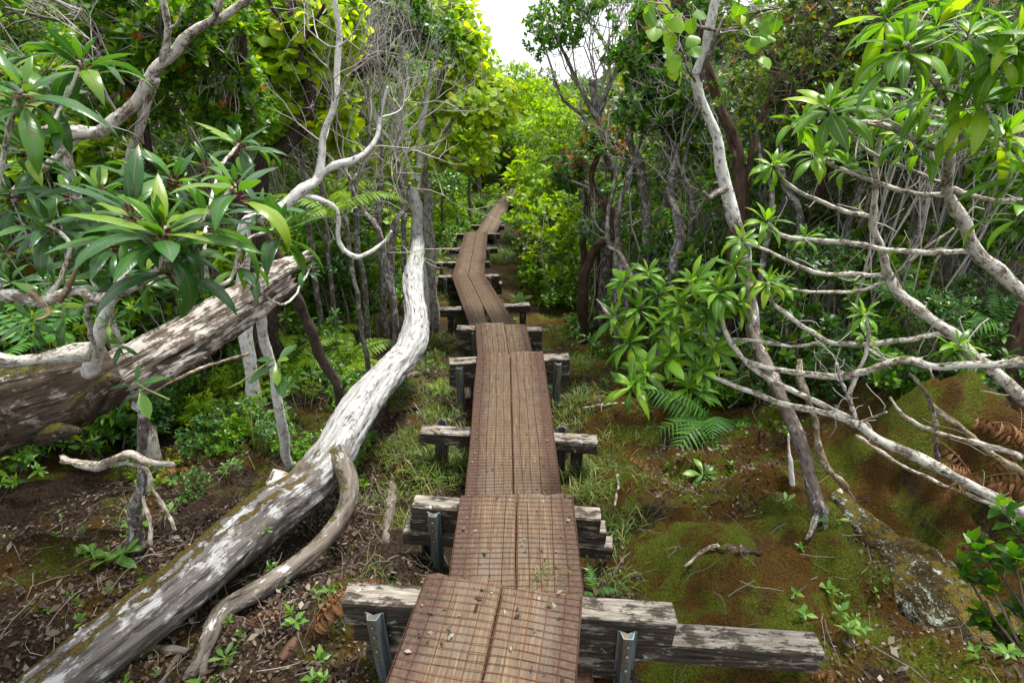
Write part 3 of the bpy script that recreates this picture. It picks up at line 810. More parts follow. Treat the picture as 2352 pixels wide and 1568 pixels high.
o, base, P, R = log_from([(-160, 990, 1.75), (-20, 945, 1.95), (140, 900, 2.1), (270, 850, 2.25)], [190, 185, 175, 140], 50, 34, .28, 'log_rot', 'broken_log', 'broken rotten log propped on the left, its splintered pale end pointing up', bscale=4)
for i, (pts, w) in enumerate([([(240, 860, 2.2), (380, 790, 2.38), (520, 705, 2.58), (640, 625, 2.8), (696, 594, 2.9)], [90, 84, 70, 48, 26]),
                              ([(300, 865, 2.25), (430, 790, 2.42), (560, 715, 2.62), (655, 655, 2.78)], [90, 84, 66, 40]),
                              ([(260, 890, 2.2), (360, 845, 2.3), (436, 812, 2.38)], [80, 70, 46]),
                              ([(350, 800, 2.36), (470, 720, 2.55), (600, 645, 2.76)], [60, 50, 20]),
                              ([(420, 815, 2.38), (520, 755, 2.52), (610, 700, 2.66)], [50, 36, 16])]):
    Pq = path(pts); Rq = rad_px(Pq, w); Pq, Rq = spline(Pq, 34, Rq)
    mb = MB(); tube(mb, Pq, Rq, 22, .44, 5, .05, .13, seed=i * 7.7); part('splinter', mb, M['log_split'], o, base)
for (pts, w) in [([(180, 955, 2.05), (230, 900, 2.0), (262, 868, 2.0), (240, 900, 1.98)], [60, 46, 30, 14]), ([(90, 1000, 1.95), (150, 990, 1.9), (188, 988, 1.88)], [50, 36, 6])]:
    limb(o, base, pts, w, 'log_rot', 'snag', 14, 10, .3)

o, base, P, R = log_from([(1915, 1140, 2.42), (1985, 1230, 2.18), (2075, 1335, 1.92), (2170, 1465, 1.65), (2250, 1620, 1.4), (2300, 1720, 1.25)], [50, 110, 190, 240, 260, 280], 110, 40, .34, 'log_lichen', 'lichen_log', 'moss covered log crusted with white lichen at the right bank', bscale=4, fibre=.8)
limb(o, base, [(1925, 1125, 2.42), (1945, 1150, 2.38), (1965, 1180, 2.3)], [14, 26, 34], 'stick', 'broken_tip', 12, 8, .3)

def stem(parent, base, pts, widths, mat_key, name='branch', sides=8, bump=.10, n=None, fibre=.3):
    P = path(pts); R = rad_px(P, widths)
    n = n or max(6, len(pts) * 5)
    P, R = spline(P, n * 2, R)
    P, R = gnarl(P, R)
    mb = MB(); tube(mb, P, R, sides, bump * 1.4, 3, fibre, seed=RNG.uniform(0, 30))
    return part(name, mb, M[mat_key], parent, base), P
POOL = None
def pour(parent, base, key, templates, mat_key, most=300):
    """The leaves gathered for one plant: those that show largest as parts, the rest joined."""
    p, d, nh, size, pick = [np.concatenate(c) for c in zip(*POOL)]
    rank = np.argsort(-size / np.linalg.norm(p - A_(0, 0, CAM_H), axis=1)); a, b = rank[:most], rank[most:]
    leaf_objects(parent, base, leaf_meshes(key, templates, M[mat_key]), p[a], d[a], nh[a], size[a], pick[a])
    if len(b):
        mb = MB()
        for k, t in enumerate(templates):
            q = b[pick[b] == k]
            leaves(mb, [t], p[q], d[q], nh[q], size[q])
        part('crown', mb, M[mat_key], parent, base, 'stuff')
def rosette(parent, base, pos, axis, n, L, key, templates, mat_key, tilt=(.15, 1.85), stalk=None):
    n = int(n * (1.2 if mat_key in ('leaf_big', 'leaf_teal') and n > 9 else 1))
    """A whorl of long leaves at a branch end; small upright ones inside, long drooping ones outside."""
    axis = unit(axis); i = np.arange(n); t = (i + .5) / n
    ref = unit(np.cross(axis, RNG.normal(size=3))); ref2 = np.cross(axis, ref)
    az = i * 2.39996 + RNG.uniform(0, 6.28) + RNG.normal(size=n) * .4
    tl = tilt[0] + (tilt[1] - tilt[0]) * t ** .8 + RNG.normal(size=n) * .24
    radial = np.cos(az)[:, None] * ref + np.sin(az)[:, None] * ref2
    d = np.cos(tl)[:, None] * axis + np.sin(tl)[:, None] * radial
    nh = np.broadcast_to(axis, d.shape) - .6 * radial * np.cos(tl)[:, None] + RNG.normal(size=d.shape) * .12
    p = pos - axis * (L * .28 * t)[:, None] + radial * .006
    size = .9 * L * (.4 + .6 * np.minimum(1, t * 2.0)) * RNG.uniform(.65, 1.2, n)
    pick = np.clip((t * len(templates) * .8 + RNG.normal(size=n) * .7), 0, len(templates) - 1).astype(int)
    if POOL is not None: POOL.append((p, d, nh, size, pick))
    else: leaf_objects(parent, base, leaf_meshes(key, templates, M[mat_key]), p, d, nh, size, pick)
    if stalk:
        mb = MB()
        for k in range(n):
            tube(mb, [p[k], p[k] + unit(d[k]) * size[k] * .12], [.0028, .0022], 4, cap=False)
        part('leaf_stalks', mb, M[stalk], parent, base, 'stuff')

# --- the broad-leaved tree that leans in from the right
base = A_(2.75, 2.0, float(ground(2.75, 2.0)))
o = thing('broadleaf_tree', 'tree with long drooping leaves and crooked pale branches leaning in from the right', 'tree', base)
root_pt = base
def rt(pts): return [(1176 + (root_pt[0]) / depth(root_pt) * FPX, 784 - ((root_pt[1] * ST + (root_pt[2] - CAM_H) * CT) / depth(root_pt)) * FPX, root_pt[1])] + pts
BR = {}
for nm, pts, w in [
    ('trunk', rt([(2560, 900, 2.1), (2352, 674, 2.12), (2245, 575, 2.15), (2217, 521, 2.14), (2183, 444, 2.1), (2180, 349, 2.0), (2193, 262, 1.9)]), [60, 50, 38, 36, 33, 30, 24, 16]),
    ('trunk', rt([(2480, 1000, 2.15), (2352, 914, 2.25), (2235, 818, 2.35), (2183, 756, 2.42), (2081, 688, 2.5), (2040, 633, 2.55), (2029, 589, 2.54), (2009, 520, 2.5), (2009, 440, 2.45), (2014, 342, 2.38), (2036, 290, 2.3)]), [56, 44, 34, 34, 32, 28, 26, 23, 20, 18, 15, 11]),
    ('trunk', rt([(2470, 1240, 1.85), (2310, 1152, 1.95), (2149, 1073, 2.08), (2030, 1020, 2.15), (1971, 972, 2.2)]), [50, 40, 30, 32, 27, 24]),
    ('branch', [(1971, 972, 2.2), (1930, 958, 2.24), (1876, 944, 2.3), (1773, 921, 2.42), (1688, 886, 2.5), (1612, 852, 2.58)], [24, 21, 18, 17, 15, 11]),
    ('branch', [(1968, 972, 2.2), (1930, 951, 2.26), (1858, 914, 2.36), (1790, 886, 2.45), (1718, 832, 2.55), (1670, 767, 2.62), (1650, 674, 2.65)], [18, 16, 15, 15, 15, 14, 10]),
    ('branch', [(1718, 832, 2.55), (1790, 852, 2.45), (1876, 862, 2.35), (1964, 856, 2.25), (2074, 828, 2.15), (2149, 842, 2.08), (2352, 832, 1.95), (2480, 850, 1.9)], [16, 17, 19, 20, 22, 22, 26, 28]),
    ('branch', [(1968, 968, 2.2), (1951, 907, 2.25), (1971, 856, 2.27), (1995, 787, 2.3), (1988, 722, 2.3)], [13, 13, 12, 10, 8]),
    ('branch', [(2180, 763, 2.42), (2101, 774, 2.42), (1995, 791, 2.45), (1896, 781, 2.5), (1824, 733, 2.56), (1772, 690, 2.6), (1763, 650, 2.62)], [17, 16, 15, 14, 13, 12, 9]),
    ('branch', [(1896, 783, 2.5), (1820, 795, 2.55), (1720, 780, 2.62), (1640, 775, 2.66), (1530, 740, 2.72)], [10, 10, 9, 8, 7]),
    ('branch', [(2040, 633, 2.55), (1937, 630, 2.58), (1858, 620, 2.62), (1773, 582, 2.68), (1705, 555, 2.72)], [15, 14, 12, 10, 8]),
    ('branch', [(2245, 578, 2.15), (2121, 582, 2.2), (1961, 561, 2.3), (1800, 541, 2.42), (1766, 510, 2.45)], [18, 17, 15, 13, 9]),
    ('branch', [(2009, 504, 2.5), (1896, 468, 2.42), (1807, 420, 2.36), (1780, 378, 2.32)], [14, 12, 11, 8]),
    ('branch', [(2180, 352, 2.0), (2050, 297, 1.98), (1985, 282, 1.95), (1935, 290, 1.92), (1905, 245, 1.9)], [19, 17, 16, 17, 11]),
    ('branch', [(2185, 345, 2.0), (2255, 312, 1.9), (2266, 270, 1.82), (2264, 222, 1.75)], [17, 16, 14, 12]),
    ('branch', [(2193, 262, 1.9), (2160, 210, 1.8), (2110, 140, 1.7), (2080, 100, 1.65)], [16, 17, 18, 13]),
    ('branch', [(2183, 446, 2.1), (2080, 440, 2.15), (1970, 405, 2.22), (1900, 372, 2.26), (1874, 350, 2.28)], [15, 14, 12, 10, 8]),
    ('branch', [(2180, 425, 2.1), (2095, 393, 2.12), (1990, 345, 2.16), (1948, 300, 2.15)], [13, 11, 9, 7]),
    ('branch', [(2192, 434, 2.1), (2275, 462, 1.95), (2352, 460, 1.85)], [15, 14, 13]),
    ('branch', [(2264, 310, 1.9), (2310, 340, 1.8), (2360, 380, 1.7)], [13, 12, 10]),
    ('branch', [(2040, 640, 2.55), (1990, 664, 2.58), (1900, 672, 2.62), (1812, 662, 2.66), (1790, 648, 2.66)], [11, 10, 9, 8, 6]),
    ('branch', [(2047, 640, 2.5), (2100, 590, 2.4), (2190, 525, 2.3)], [8, 7, 5]),
    ('branch', [(2235, 818, 2.35), (2215, 800, 2.25), (2205, 792, 2.2)], [10, 9, 7]),
    ('branch', [(1971, 972, 2.2), (2005, 958, 2.1), (2036, 946, 2.0)], [8, 7, 5]),
    ('branch', [(1955, 930, 2.22), (1935, 880, 2.15), (1921, 834, 2.1)], [11, 9, 6]),
    ('branch', [(1990, 800, 2.3), (2050, 828, 2.25), (2120, 822, 2.2)], [8, 7, 5]),
    ('branch', [(2305, 250, 1.8), (2330, 150, 1.75), (2345, 90, 1.7)], [14, 12, 10])]:
    BR[pts[-1][:2]] = stem(o, base, pts, [t * .82 for t in w], 'bark_pale', nm, 10 if nm == 'trunk' else 8)[1]
mb = MB()
for Pb in BR.values():
    for _ in range(5):
        k = int(RNG.integers(2, len(Pb) - 1)); e = Pb[k] + unit(RNG.normal(size=3) + A_(0, 0, .5)) * RNG.uniform(.03, .22)
        q = RNG.uniform(.0018, .004); tube(mb, arc(Pb[k], e, .2, 5), np.linspace(q, q * .5, 5), 4)
part('twigs', mb, M['twig'], o, base, 'stuff')
UPF = A_(-.1, -.06, 1)
RL = .185
POOL = []
for (px, py, Y, n, L) in [(1905, 236, 1.9, 19, .19), (2080, 90, 1.65, 20, .19), (2264, 215, 1.75, 18, .19), (2300, 110, 1.7, 14, .18), (2230, 60, 1.75, 13, .17), (2345, 80, 1.7, 10, .19), (2010, 290, 2.3, 13, .15), (2050, 250, 2.25, 12, .15),
                          (1874, 345, 2.28, 13, .15), (1780, 372, 2.32, 12, .13), (1945, 372, 2.3, 11, .15), (1948, 292, 2.15, 10, .14), (1763, 502, 2.45, 13, .15), (1704, 545, 2.72, 12, .15),
                          (1612, 845, 2.58, 14, .19), (1530, 815, 2.62, 15, .20), (1480, 850, 2.55, 10, .19), (1650, 660, 2.65, 20, .19), (1590, 640, 2.75, 13, .17), (1763, 640, 2.62, 12, .16), (1530, 735, 2.72, 14, .17), (1465, 700, 2.8, 14, .17), (1510, 665, 2.85, 10, .16),
                          (1988, 715, 2.3, 11, .13), (1990, 765, 2.35, 8, .10), (2203, 788, 2.2, 8, .16), (1795, 645, 2.66, 9, .13), (2352, 390, 1.7, 9, .19), (2350, 470, 1.6, 6, .2), (1850, 540, 2.6, 9, .13), (2160, 40, 1.75, 14, .18), (2040, 20, 1.8, 11, .17), (2190, 170, 1.8, 14, .18), (2120, 220, 1.95, 13, .17), (2000, 190, 2.1, 12, .16), (2310, 300, 1.75, 12, .19), (2090, 300, 2.1, 11, .16), (1840, 270, 2.2, 11, .15), (2200, 270, 1.95, 11, .17), (1560, 690, 2.75, 12, .17), (1430, 640, 2.85, 12, .16), (1440, 780, 2.7, 12, .17), (1490, 620, 2.9, 11, .15), (1620, 720, 2.68, 13, .17), (1700, 690, 2.66, 11, .15), (1580, 880, 2.52, 12, .18), (1450, 880, 2.5, 11, .18), (1410, 720, 2.8, 11, .16), (1690, 600, 2.72, 11, .15), (1560, 770, 2.66, 12, .18), (1640, 800, 2.62, 10, .17), (2120, 330, 2.05, 9, .16)]:
    ax = UPF + RNG.normal(size=3) * .2 + A_(-.3 if px < 1700 else 0, 0, 0)
    rosette(o, base, at(px, py, Y), ax, n + (6 if px < 1700 else 5), L * (1.05 if px < 1700 else .92), 'broad', T_BROAD, 'leaf_big')
pour(o, base, 'broad', T_BROAD, 'leaf_big')

# --- dark glossy shrub in the left foreground
base = A_(-2.5, 1.5, float(ground(-2.5, 1.5)))
o = thing('glossy_shrub', 'dark glossy shrub with red leaf stalks over the broken log, left foreground', 'shrub', base)
root_pt = base
for nm, pts, w in [
    ('stem', rt([(-260, 800, 1.5), (-120, 720, 1.45), (0, 681, 1.42), (92, 695, 1.4), (171, 674, 1.38), (232, 688, 1.36), (308, 657, 1.33), (369, 609, 1.3), (382, 560, 1.28), (372, 520, 1.28)]), [40, 38, 36, 34, 32, 30, 28, 28, 26, 20, 14]),
    ('branch', [(378, 575, 1.28), (430, 540, 1.3), (500, 470, 1.33), (542, 425, 1.35)], [16, 14, 12, 10]),
    ('branch', [(382, 590, 1.29), (420, 660, 1.38), (480, 660, 1.5), (530, 640, 1.58), (560, 560, 1.62), (640, 520, 1.7)], [16, 16, 14, 12, 10, 8]),
    ('branch', [(92, 695, 1.4), (140, 640, 1.42), (160, 560, 1.45), (110, 515, 1.48)], [16, 14, 12, 9]),
    ('branch', [(0, 681, 1.42), (-20, 560, 1.45), (0, 400, 1.5), (30, 270, 1.55), (52, 205, 1.55)], [24, 20, 17, 15, 10]),
    ('branch', [(30, 290, 1.55), (110, 290, 1.7), (160, 210, 1.8), (184, 140, 1.85)], [12, 11, 10, 8]),
    ('branch', [(480, 660, 1.5), (470, 560, 1.6), (500, 400, 1.9), (548, 330, 2.1)], [12, 11, 10, 8]),
    ('branch', [(230, 690, 1.36), (200, 720, 1.4), (225, 820, 1.55)], [14, 14, 12]),
    ('spur', [(70, 670, 1.38), (110, 720, 1.36), (78, 735, 1.3)], [22, 12, 3]),
    ('spur', [(140, 690, 1.38), (165, 640, 1.36), (178, 610, 1.36)], [20, 14, 12]),
    ('branch', [(560, 640, 1.6), (650, 700, 1.8), (700, 640, 1.95), (715, 610, 2.0)], [8, 7, 6, 5])]:
    stem(o, base, pts, [t * .8 for t in w], 'bark_pale' if nm != 'spur' else 'bark_tan', nm, 9, .16)
POOL = []
for (px, py, Y, n, L) in [(372, 515, 1.28, 24, .22), (300, 470, 1.36, 14, .21), (542, 415, 1.35, 11, .19), (645, 515, 1.7, 13, .21), (470, 480, 1.45, 13, .21), (110, 505, 1.5, 15, .17), (52, 195, 1.55, 13, .21), (184, 132, 1.85, 15, .20), (548, 322, 2.1, 16, .20),
                          (30, 440, 1.6, 13, .17), (225, 430, 1.6, 14, .18), (385, 590, 1.3, 8, .2), (20, 560, 1.7, 12, .16), (190, 590, 1.6, 11, .16), (400, 400, 1.7, 13, .19), (0, 130, 1.7, 10, .2), (120, 210, 1.9, 12, .19), (560, 590, 1.75, 10, .17), (700, 612, 2.0, 8, .13), (250, 540, 1.5, 14, .19), (440, 560, 1.5, 12, .18), (600, 470, 1.8, 12, .17), (330, 400, 1.7, 13, .18), (60, 330, 1.7, 13, .19), (470, 370, 1.95, 12, .17), (160, 440, 1.65, 13, .17), (280, 620, 1.45, 9, .16)]:
    ax = A_(.1, -.06, 1) + RNG.normal(size=3) * .22
    rosette(o, base, at(px, py, Y), ax, n, L, 'leaf', T_LANCE, 'leaf_teal', (.25, 1.65), 'petiole')
pour(o, base, 'leaf', T_LANCE, 'leaf_teal')
POOL = None

# --- low glossy plant below the broken log: small rosettes on a lichened stem
base = gpt(225, 880)
o = thing('lichened_sapling', 'small sapling with pale lichened stem standing on the broken log', 'sapling', at(219, 850, 2.05))
base = at(219, 850, 2.05)
stem(o, base, [(215, 850, 2.05), (232, 743, 1.98), (253, 698, 1.98), (284, 630, 2.0), (300, 560, 2.1)], [36, 28, 24, 18, 10], 'bark_white', 'stem')
for (px, py, Y, n, L) in [(120, 640, 1.95, 12, .14), (60, 730, 2.0, 12, .14), (300, 700, 1.9, 11, .12), (20, 640, 1.95, 12, .15), (330, 620, 2.0, 11, .12), (245, 735, 1.95, 10, .11), (275, 790, 1.95, 9, .10), (190, 700, 2.05, 11, .12), (140, 720, 2.1, 11, .14)]:
    rosette(o, base, at(px, py, Y), A_(0, -.4, .8) + RNG.normal(size=3) * .25, n, L, 'leaf', T_LANCE, 'leaf_teal')

# --- white trunk with round leaves, right of the walk
base = gpt(1885, 1190)
o = thing('white_tree', 'slender white trunk with round leaves rising beside the broad-leaved tree', 'tree', base)
yb = base[1]
st, PW = stem(o, base, [(1885, 1195, yb), (1850, 1056, yb + .15), (1818, 958, yb + .32), (1787, 885, yb + .5), (1743, 801, yb + .7), (1730, 726, yb + .85), (1704, 570, yb + 1.0), (1681, 485, yb + 1.05), (1647, 325, yb + 1.1), (1602, 191, yb + 1.1), (1619, 103, yb + 1.1), (1647, -10, yb + 1.1), (1670, -120, yb + 1.1)],
                [40, 32, 30, 30, 29, 28, 28, 30, 27, 23, 20, 21, 18], 'bark_tree', 'trunk', 12, .08, 90)
for pts, w in [([(1870, 1150, yb), (1900, 1210, yb - .05), (1935, 1240, yb - .1)], [24, 16, 6]), ([(1880, 1170, yb), (1865, 1215, yb - .1), (1850, 1240, yb - .15)], [22, 14, 6]),
               ([(1885, 1180, yb + .02), (1905, 1235, yb - .12), (1912, 1260, yb - .16)], [18, 12, 4])]:
    stem(o, base, pts, w, 'bark_grey', 'root', 7)
for pts, w in [([(1655, 72, yb + 1.10), (1612, 65, yb + 1.00), (1568, 48, yb + 0.90), (1530, 10, yb + 0.80)], [8, 8, 7, 5]), ([(1655, 72, yb + 1.10), (1705, 62, yb + 1.02), (1746, 27, yb + 0.95), (1790, 20, yb + 0.90)], [9, 8, 6, 4]),
               ([(1602, 191, yb + 1.10), (1580, 160, yb + 1.00), (1560, 100, yb + 0.95)], [7, 6, 4]), ([(1604, 195, yb + 1.10), (1640, 90, yb + 1.00), (1665, 40, yb + 0.95)], [12, 9, 7]),
               ([(1670, 430, yb + 1.00), (1630, 455, yb + 0.90), (1615, 440, yb + 0.85)], [18, 10, 6])]:
    stem(o, base, pts, w, 'bark_grey', 'branch', 6)
pp = [(1530, 10), (1500, 5), (1545, 40), (1560, 75), (1550, 110), (1535, 90), (1570, 130), (1552, 150), (1568, 30), (1720, 20), (1740, 45), (1752, 10), (1700, 15), (1690, 30), (1725, 85), (1745, 95), (1515, 30), (1480, 0), (1580, 100), (1790, 22), (1765, 5), (1590, 10), (1555, 55), (1712, 0), (1540, 135)]
pp = pp + [(x + RNG.uniform(-22, 22), y + RNG.uniform(-18, 26)) for x, y in pp if RNG.random() < .8]
pos = np.array([at(x, y, yb + .95 + RNG.uniform(-.14, .14)) for x, y in pp])
d = unit(A_(0, -.3, -.75) + RNG.normal(size=pos.shape) * .45)
leaf_objects(o, base, leaf_meshes('leaf', T_ROUND, M['leaf_roundg']), pos, d, A_(0, -.8, .5) + RNG.normal(size=pos.shape) * .4, RNG.uniform(.075, .115, len(pos)))
src = np.concatenate([path([(1655, 72, yb + 1.1), (1612, 65, yb + 1.0), (1568, 48, yb + .9), (1530, 10, yb + .8), (1705, 62, yb + 1.02), (1746, 27, yb + .95), (1790, 20, yb + .9), (1580, 160, yb + 1.0), (1560, 100, yb + .95), (1575, 130, yb + .98)])])
mb = MB(); twigs_to(mb, src, pos, r0=.004, r1=.0016); part('twigs', mb, M['twig'], o, base, 'stuff')

# --- generic tree: traced trunks, crown of small leaves in tufts
def leafy(name, label, cat, trunks, ells, n, per, L, tpl, leafkey, leafmat, barkkey, objs=0, orange=0, twigkey='twig', group=None, gap=.42, tilt=(.5, 1.45), twig_every=1.0, extra=None, base=None):
    P0 = path(trunks[0][0])[0] if base is None else base
    base = P0
    o = thing(name, label, cat, base, group)
    src = []
    for k, (pts, w) in enumerate(trunks):
        _, P = stem(o, base, pts, w, barkkey, 'trunk' if k == 0 else 'branch', 8, .14)
        src.append(P[len(P) // 3:] if k == 0 else P)
    src = np.concatenate(src)
    C, D = clusters(ells, n, gap=gap)
    # limbs from the trunks into the crown, then twigs to the tufts
    mb = MB(); pts2 = [src]
    for tg in C[:: max(1, len(C) // 14)]:
        a = src[int(np.argmin(np.linalg.norm(src - tg, axis=1) - .25 * (src[:, 2] < tg[2])))]
        Q = arc(a, tg, .14, 8); sc = np.linalg.norm(tg - a)
        tube(mb, Q, np.linspace(.007 + .008 * sc, .004, 8), 5, cap=False); pts2.append(Q[2:])
    twigs_to(mb, np.concatenate(pts2), C[: int(len(C) * twig_every)], r0=.006, r1=.002)
    part('twigs', mb, M[twigkey], o, base, 'stuff')
    pos, d, nh, size = cluster_leaves(C, D, per, L, tilt=tilt)
    if orange:
        cl = np.repeat(np.arange(len(C)), per); top = RNG.random(len(C)) < orange * (vnoise(C * 3) > .5) * 2; s = top[cl] & (np.tile(np.arange(per), len(C)) < per * .6)
        mb = MB(); leaves(mb, tpl, pos[s], d[s], nh[s], size[s])
        if s.any(): part('new_growth', mb, M['leaf_orange'], o, base, 'stuff', label='orange new leaves')
        pos, d, nh, size = pos[~s], d[~s], nh[~s], size[~s]
    if objs:
        dc = np.linalg.norm(pos - A_(0, 0, CAM_H), axis=1) + RNG.random(len(pos)) * .4
        idx = np.argsort(dc); near, rest = idx[:objs], idx[objs:]
        leaf_objects(o, base, leaf_meshes('leaf', tpl, M[leafmat]), pos[near], d[near], nh[near], size[near])
    else:
        rest = np.arange(len(pos))
    if len(rest):
        mb = MB(); leaves(mb, tpl, pos[rest], d[rest], nh[rest], size[rest])
        part('crown', mb, M[leafmat], o, base, 'stuff')
    return o, base

def gb(px, py, Y):
    """(px, py, Y) dropped straight down to the ground: returns a control point there."""
    p = at(px, py, Y); z = float(ground(p[0], p[1])); q = A_(p[0], p[1], z)
    dd = depth(q)
    return (1176 + q[0] / dd * FPX, 784 - ((q[1] * ST + (q[2] - CAM_H) * CT) / dd) * FPX, q[1])

leafy('small_leaved_tree', 'bushy tree of small green leaves around a dark upright trunk, top left', 'tree',
      [([gb(505, 450, 4.3), (533, 267, 4.2), (557, 137, 4.15), (560, 0, 4.1), (565, -120, 4.1)], [36, 30, 26, 24, 20]), ([(555, 140, 4.15), (510, 60, 4.1), (480, 0, 4.0)], [16, 13, 10]), ([gb(300, 470, 4.4), (330, 300, 4.2), (250, 150, 4.0), (200, 30, 3.9)], [22, 20, 16, 12])],
      [ell(80, 50, 3.7, 190, 110, .7), ell(300, 70, 3.9, 190, 120, .8), ell(470, 170, 4.0, 120, 130, .6), ell(230, 190, 4.3, 230, 100, .6), ell(430, 10, 3.9, 150, 80, .6), ell(540, 260, 4.4, 90, 70, .5), ell(80, -60, 3.4, 240, 90, .7)],
      1400, 10, .062, T_OBOV, 'small', 'leaf_fresh', 'bark_dark', objs=300, orange=.015, gap=.42)
leafy('round_leaved_tree', 'lime green round-leaved tree with a curving dark trunk, behind the pale branches', 'tree',
      [([gb(560, 500, 4.9), (588, 420, 4.9), (650, 342, 4.95), (704, 273, 5.0), (711, 191, 5.0), (680, 102, 5.0), (670, 0, 5.0), (664, -90, 5.0)], [40, 40, 34, 32, 28, 24, 22, 18]), ([(676, 80, 5.0), (640, 40, 4.9), (605, -20, 4.8)], [14, 12, 8]), ([(685, 110, 5), (720, 60, 4.9), (745, 10, 4.8)], [12, 10, 7]), ([(588, 240, 5.0), (640, 170, 5), (670, 90, 5)], [14, 14, 12])],
      [ell(690, 110, 5.3, 100, 110, .4), ell(740, 40, 5.3, 90, 80, .4), ell(630, 60, 5.3, 70, 90, .4), ell(640, 250, 5.2, 80, 70, .4), ell(760, 280, 5.3, 50, 70, .4), ell(600, 130, 5.4, 60, 110, .4)],
      560, 5, .14, T_ROUND, 'round', 'leaf_round', 'bark_dark', objs=300, gap=.35, tilt=(1.0, 2.1))
leafy('round_leaved_tree', 'brightest lime round-leaved tree spreading left of the sky gap', 'tree',
      [([gb(985, 520, 7.3), (975, 400, 7.3), (985, 330, 7.2), (1005, 220, 7.3), (1030, 120, 7.4), (1040, 20, 7.5)], [24, 22, 18, 15, 12, 8]), ([(975, 380, 7.3), (1050, 355, 7.0), (1120, 290, 6.9), (1150, 230, 6.9)], [12, 11, 9, 6]), ([(985, 360, 7.3), (1040, 330, 7.1), (1090, 260, 7), (1120, 180, 7)], [11, 10, 8, 5]), ([(1000, 365, 7.2), (1070, 395, 6.9), (1110, 380, 6.8)], [9, 8, 5]), ([(980, 290, 7.2), (1020, 300, 7), (1060, 250, 6.9)], [9, 9, 6])],
      [ell(1060, 110, 7.6, 65, 100, .7), ell(1010, 40, 7.8, 70, 70, .6), ell(1040, 220, 7.2, 80, 60, .6), ell(1130, 240, 7, 60, 60, .5), ell(1000, 330, 7, 60, 50, .4), ell(1090, 340, 6.8, 70, 45, .4), ell(900, 370, 6.6, 60, 45, .4), ell(1150, 200, 7.3, 40, 40, .4), ell(1100, 160, 7.6, 40, 80, .4)],
      420, 6, .135, T_ROUND, 'round', 'leaf_round', 'bark_pale', objs=300, gap=.33, tilt=(1.0, 2.1))
leafy('myrtle_tree', 'dark crowned tree on a pale forked trunk between the round-leaved trees', 'tree',
      [([gb(960, 600, 6.6), (955, 520, 6.6), (951, 434, 6.6), (924, 342, 6.7), (921, 260, 6.8), (931, 191, 6.9), (920, 120, 7)], [34, 32, 28, 24, 20, 16, 10]), ([(951, 440, 6.6), (965, 350, 6.8), (975, 260, 6.9), (990, 150, 7)], [20, 18, 14, 9]), ([(921, 270, 6.8), (880, 220, 6.8), (850, 150, 6.9)], [12, 10, 7]), ([(924, 342, 6.7), (873, 300, 6.6), (860, 250, 6.6), (830, 170, 6.7)], [12, 11, 9, 6])],
      [ell(880, 60, 6.9, 130, 80, .7), ell(800, 110, 6.8, 60, 70, .5), ell(980, 90, 7, 75, 60, .5), ell(930, 140, 6.9, 110, 45, .6), ell(860, -20, 7, 140, 60, .6)],
      900, 9, .075, T_DIA, 'small', 'leaf_small', 'bark_white', orange=.01, gap=.38)
leafy('myrtle_tree', 'dark leaved tree with grey trunks just left of the white tree', 'tree',
      [([gb(1492, 660, 5.6), (1488, 536, 5.6), (1474, 393, 5.6), (1450, 325, 5.6), (1470, 230, 5.6), (1500, 140, 5.6)], [26, 24, 22, 18, 14, 9]), ([gb(1530, 650, 5.9), (1530, 500, 5.8), (1545, 400, 5.8), (1525, 260, 5.7), (1540, 150, 5.7)], [20, 18, 15, 12, 8]), ([gb(1440, 600, 5.5), (1420, 500, 5.5), (1440, 420, 5.5), (1480, 300, 5.5)], [16, 14, 12, 8])],
      [ell(1530, 190, 5.4, 85, 95, .5), ell(1480, 130, 5.6, 70, 70, .5), ell(1565, 270, 5.5, 60, 55, .4), ell(1480, 250, 5.3, 70, 50, .4), ell(1600, 110, 5.6, 60, 90, .4), ell(1560, 20, 5.6, 110, 60, .5)],
      800, 9, .062, T_OBOV, 'small', 'leaf_small', 'bark_grey', objs=300, orange=.06, gap=.40)
leafy('myrtle_shrub', 'shrub with orange new leaves leaning over the path from the right', 'shrub',
      [([gb(1345, 680, 6.7), (1352, 600, 6.6), (1416, 536, 6.4), (1399, 478, 6.4), (1365, 448, 6.4), (1358, 393, 6.4), (1385, 340, 6.4)], [26, 24, 20, 18, 17, 14, 9])],
      [ell(1395, 325, 6.4, 75, 50, .4), ell(1360, 370, 6.3, 60, 45, .4), ell(1430, 380, 6.4, 50, 50, .4), ell(1310, 400, 7, 50, 40, .4)],
      420, 9, .062, T_OBOV, 'small', 'leaf_small', 'bark_brown', objs=200, orange=.16, gap=.36)
leafy('myrtle_tree', 'dark tree with red-brown trunk and orange-flecked crown behind the white tree', 'tree',
      [([gb(1712, 600, 4.6), (1694, 441, 4.5), (1681, 308, 4.5), (1650, 222, 4.5), (1626, 147, 4.5), (1610, 40, 4.5)], [34, 30, 28, 24, 18, 12]), ([gb(1735, 560, 4.7), (1720, 420, 4.6), (1740, 300, 4.6), (1790, 170, 4.6)], [16, 14, 12, 8]), ([gb(1900, 560, 5.2), (1890, 400, 5.1), (1923, 103, 4.9), (1940, 51, 4.9), (1975, -20, 4.9)], [20, 18, 15, 15, 13])],
      [ell(1850, 100, 5.1, 130, 110, .6), ell(1760, 190, 4.9, 90, 90, .5), ell(1990, 60, 5.2, 140, 90, .6), ell(1720, 60, 5.0, 70, 70, .4), ell(2150, 60, 5.4, 160, 110, .6), ell(1900, 250, 5.2, 130, 80, .5), ell(2280, 150, 5.3, 130, 130, .6)],
      1200, 9, .055, T_DIA, 'small', 'leaf_olive', 'bark_brown', objs=300, orange=.06, twigkey='twig_dark', gap=.45)

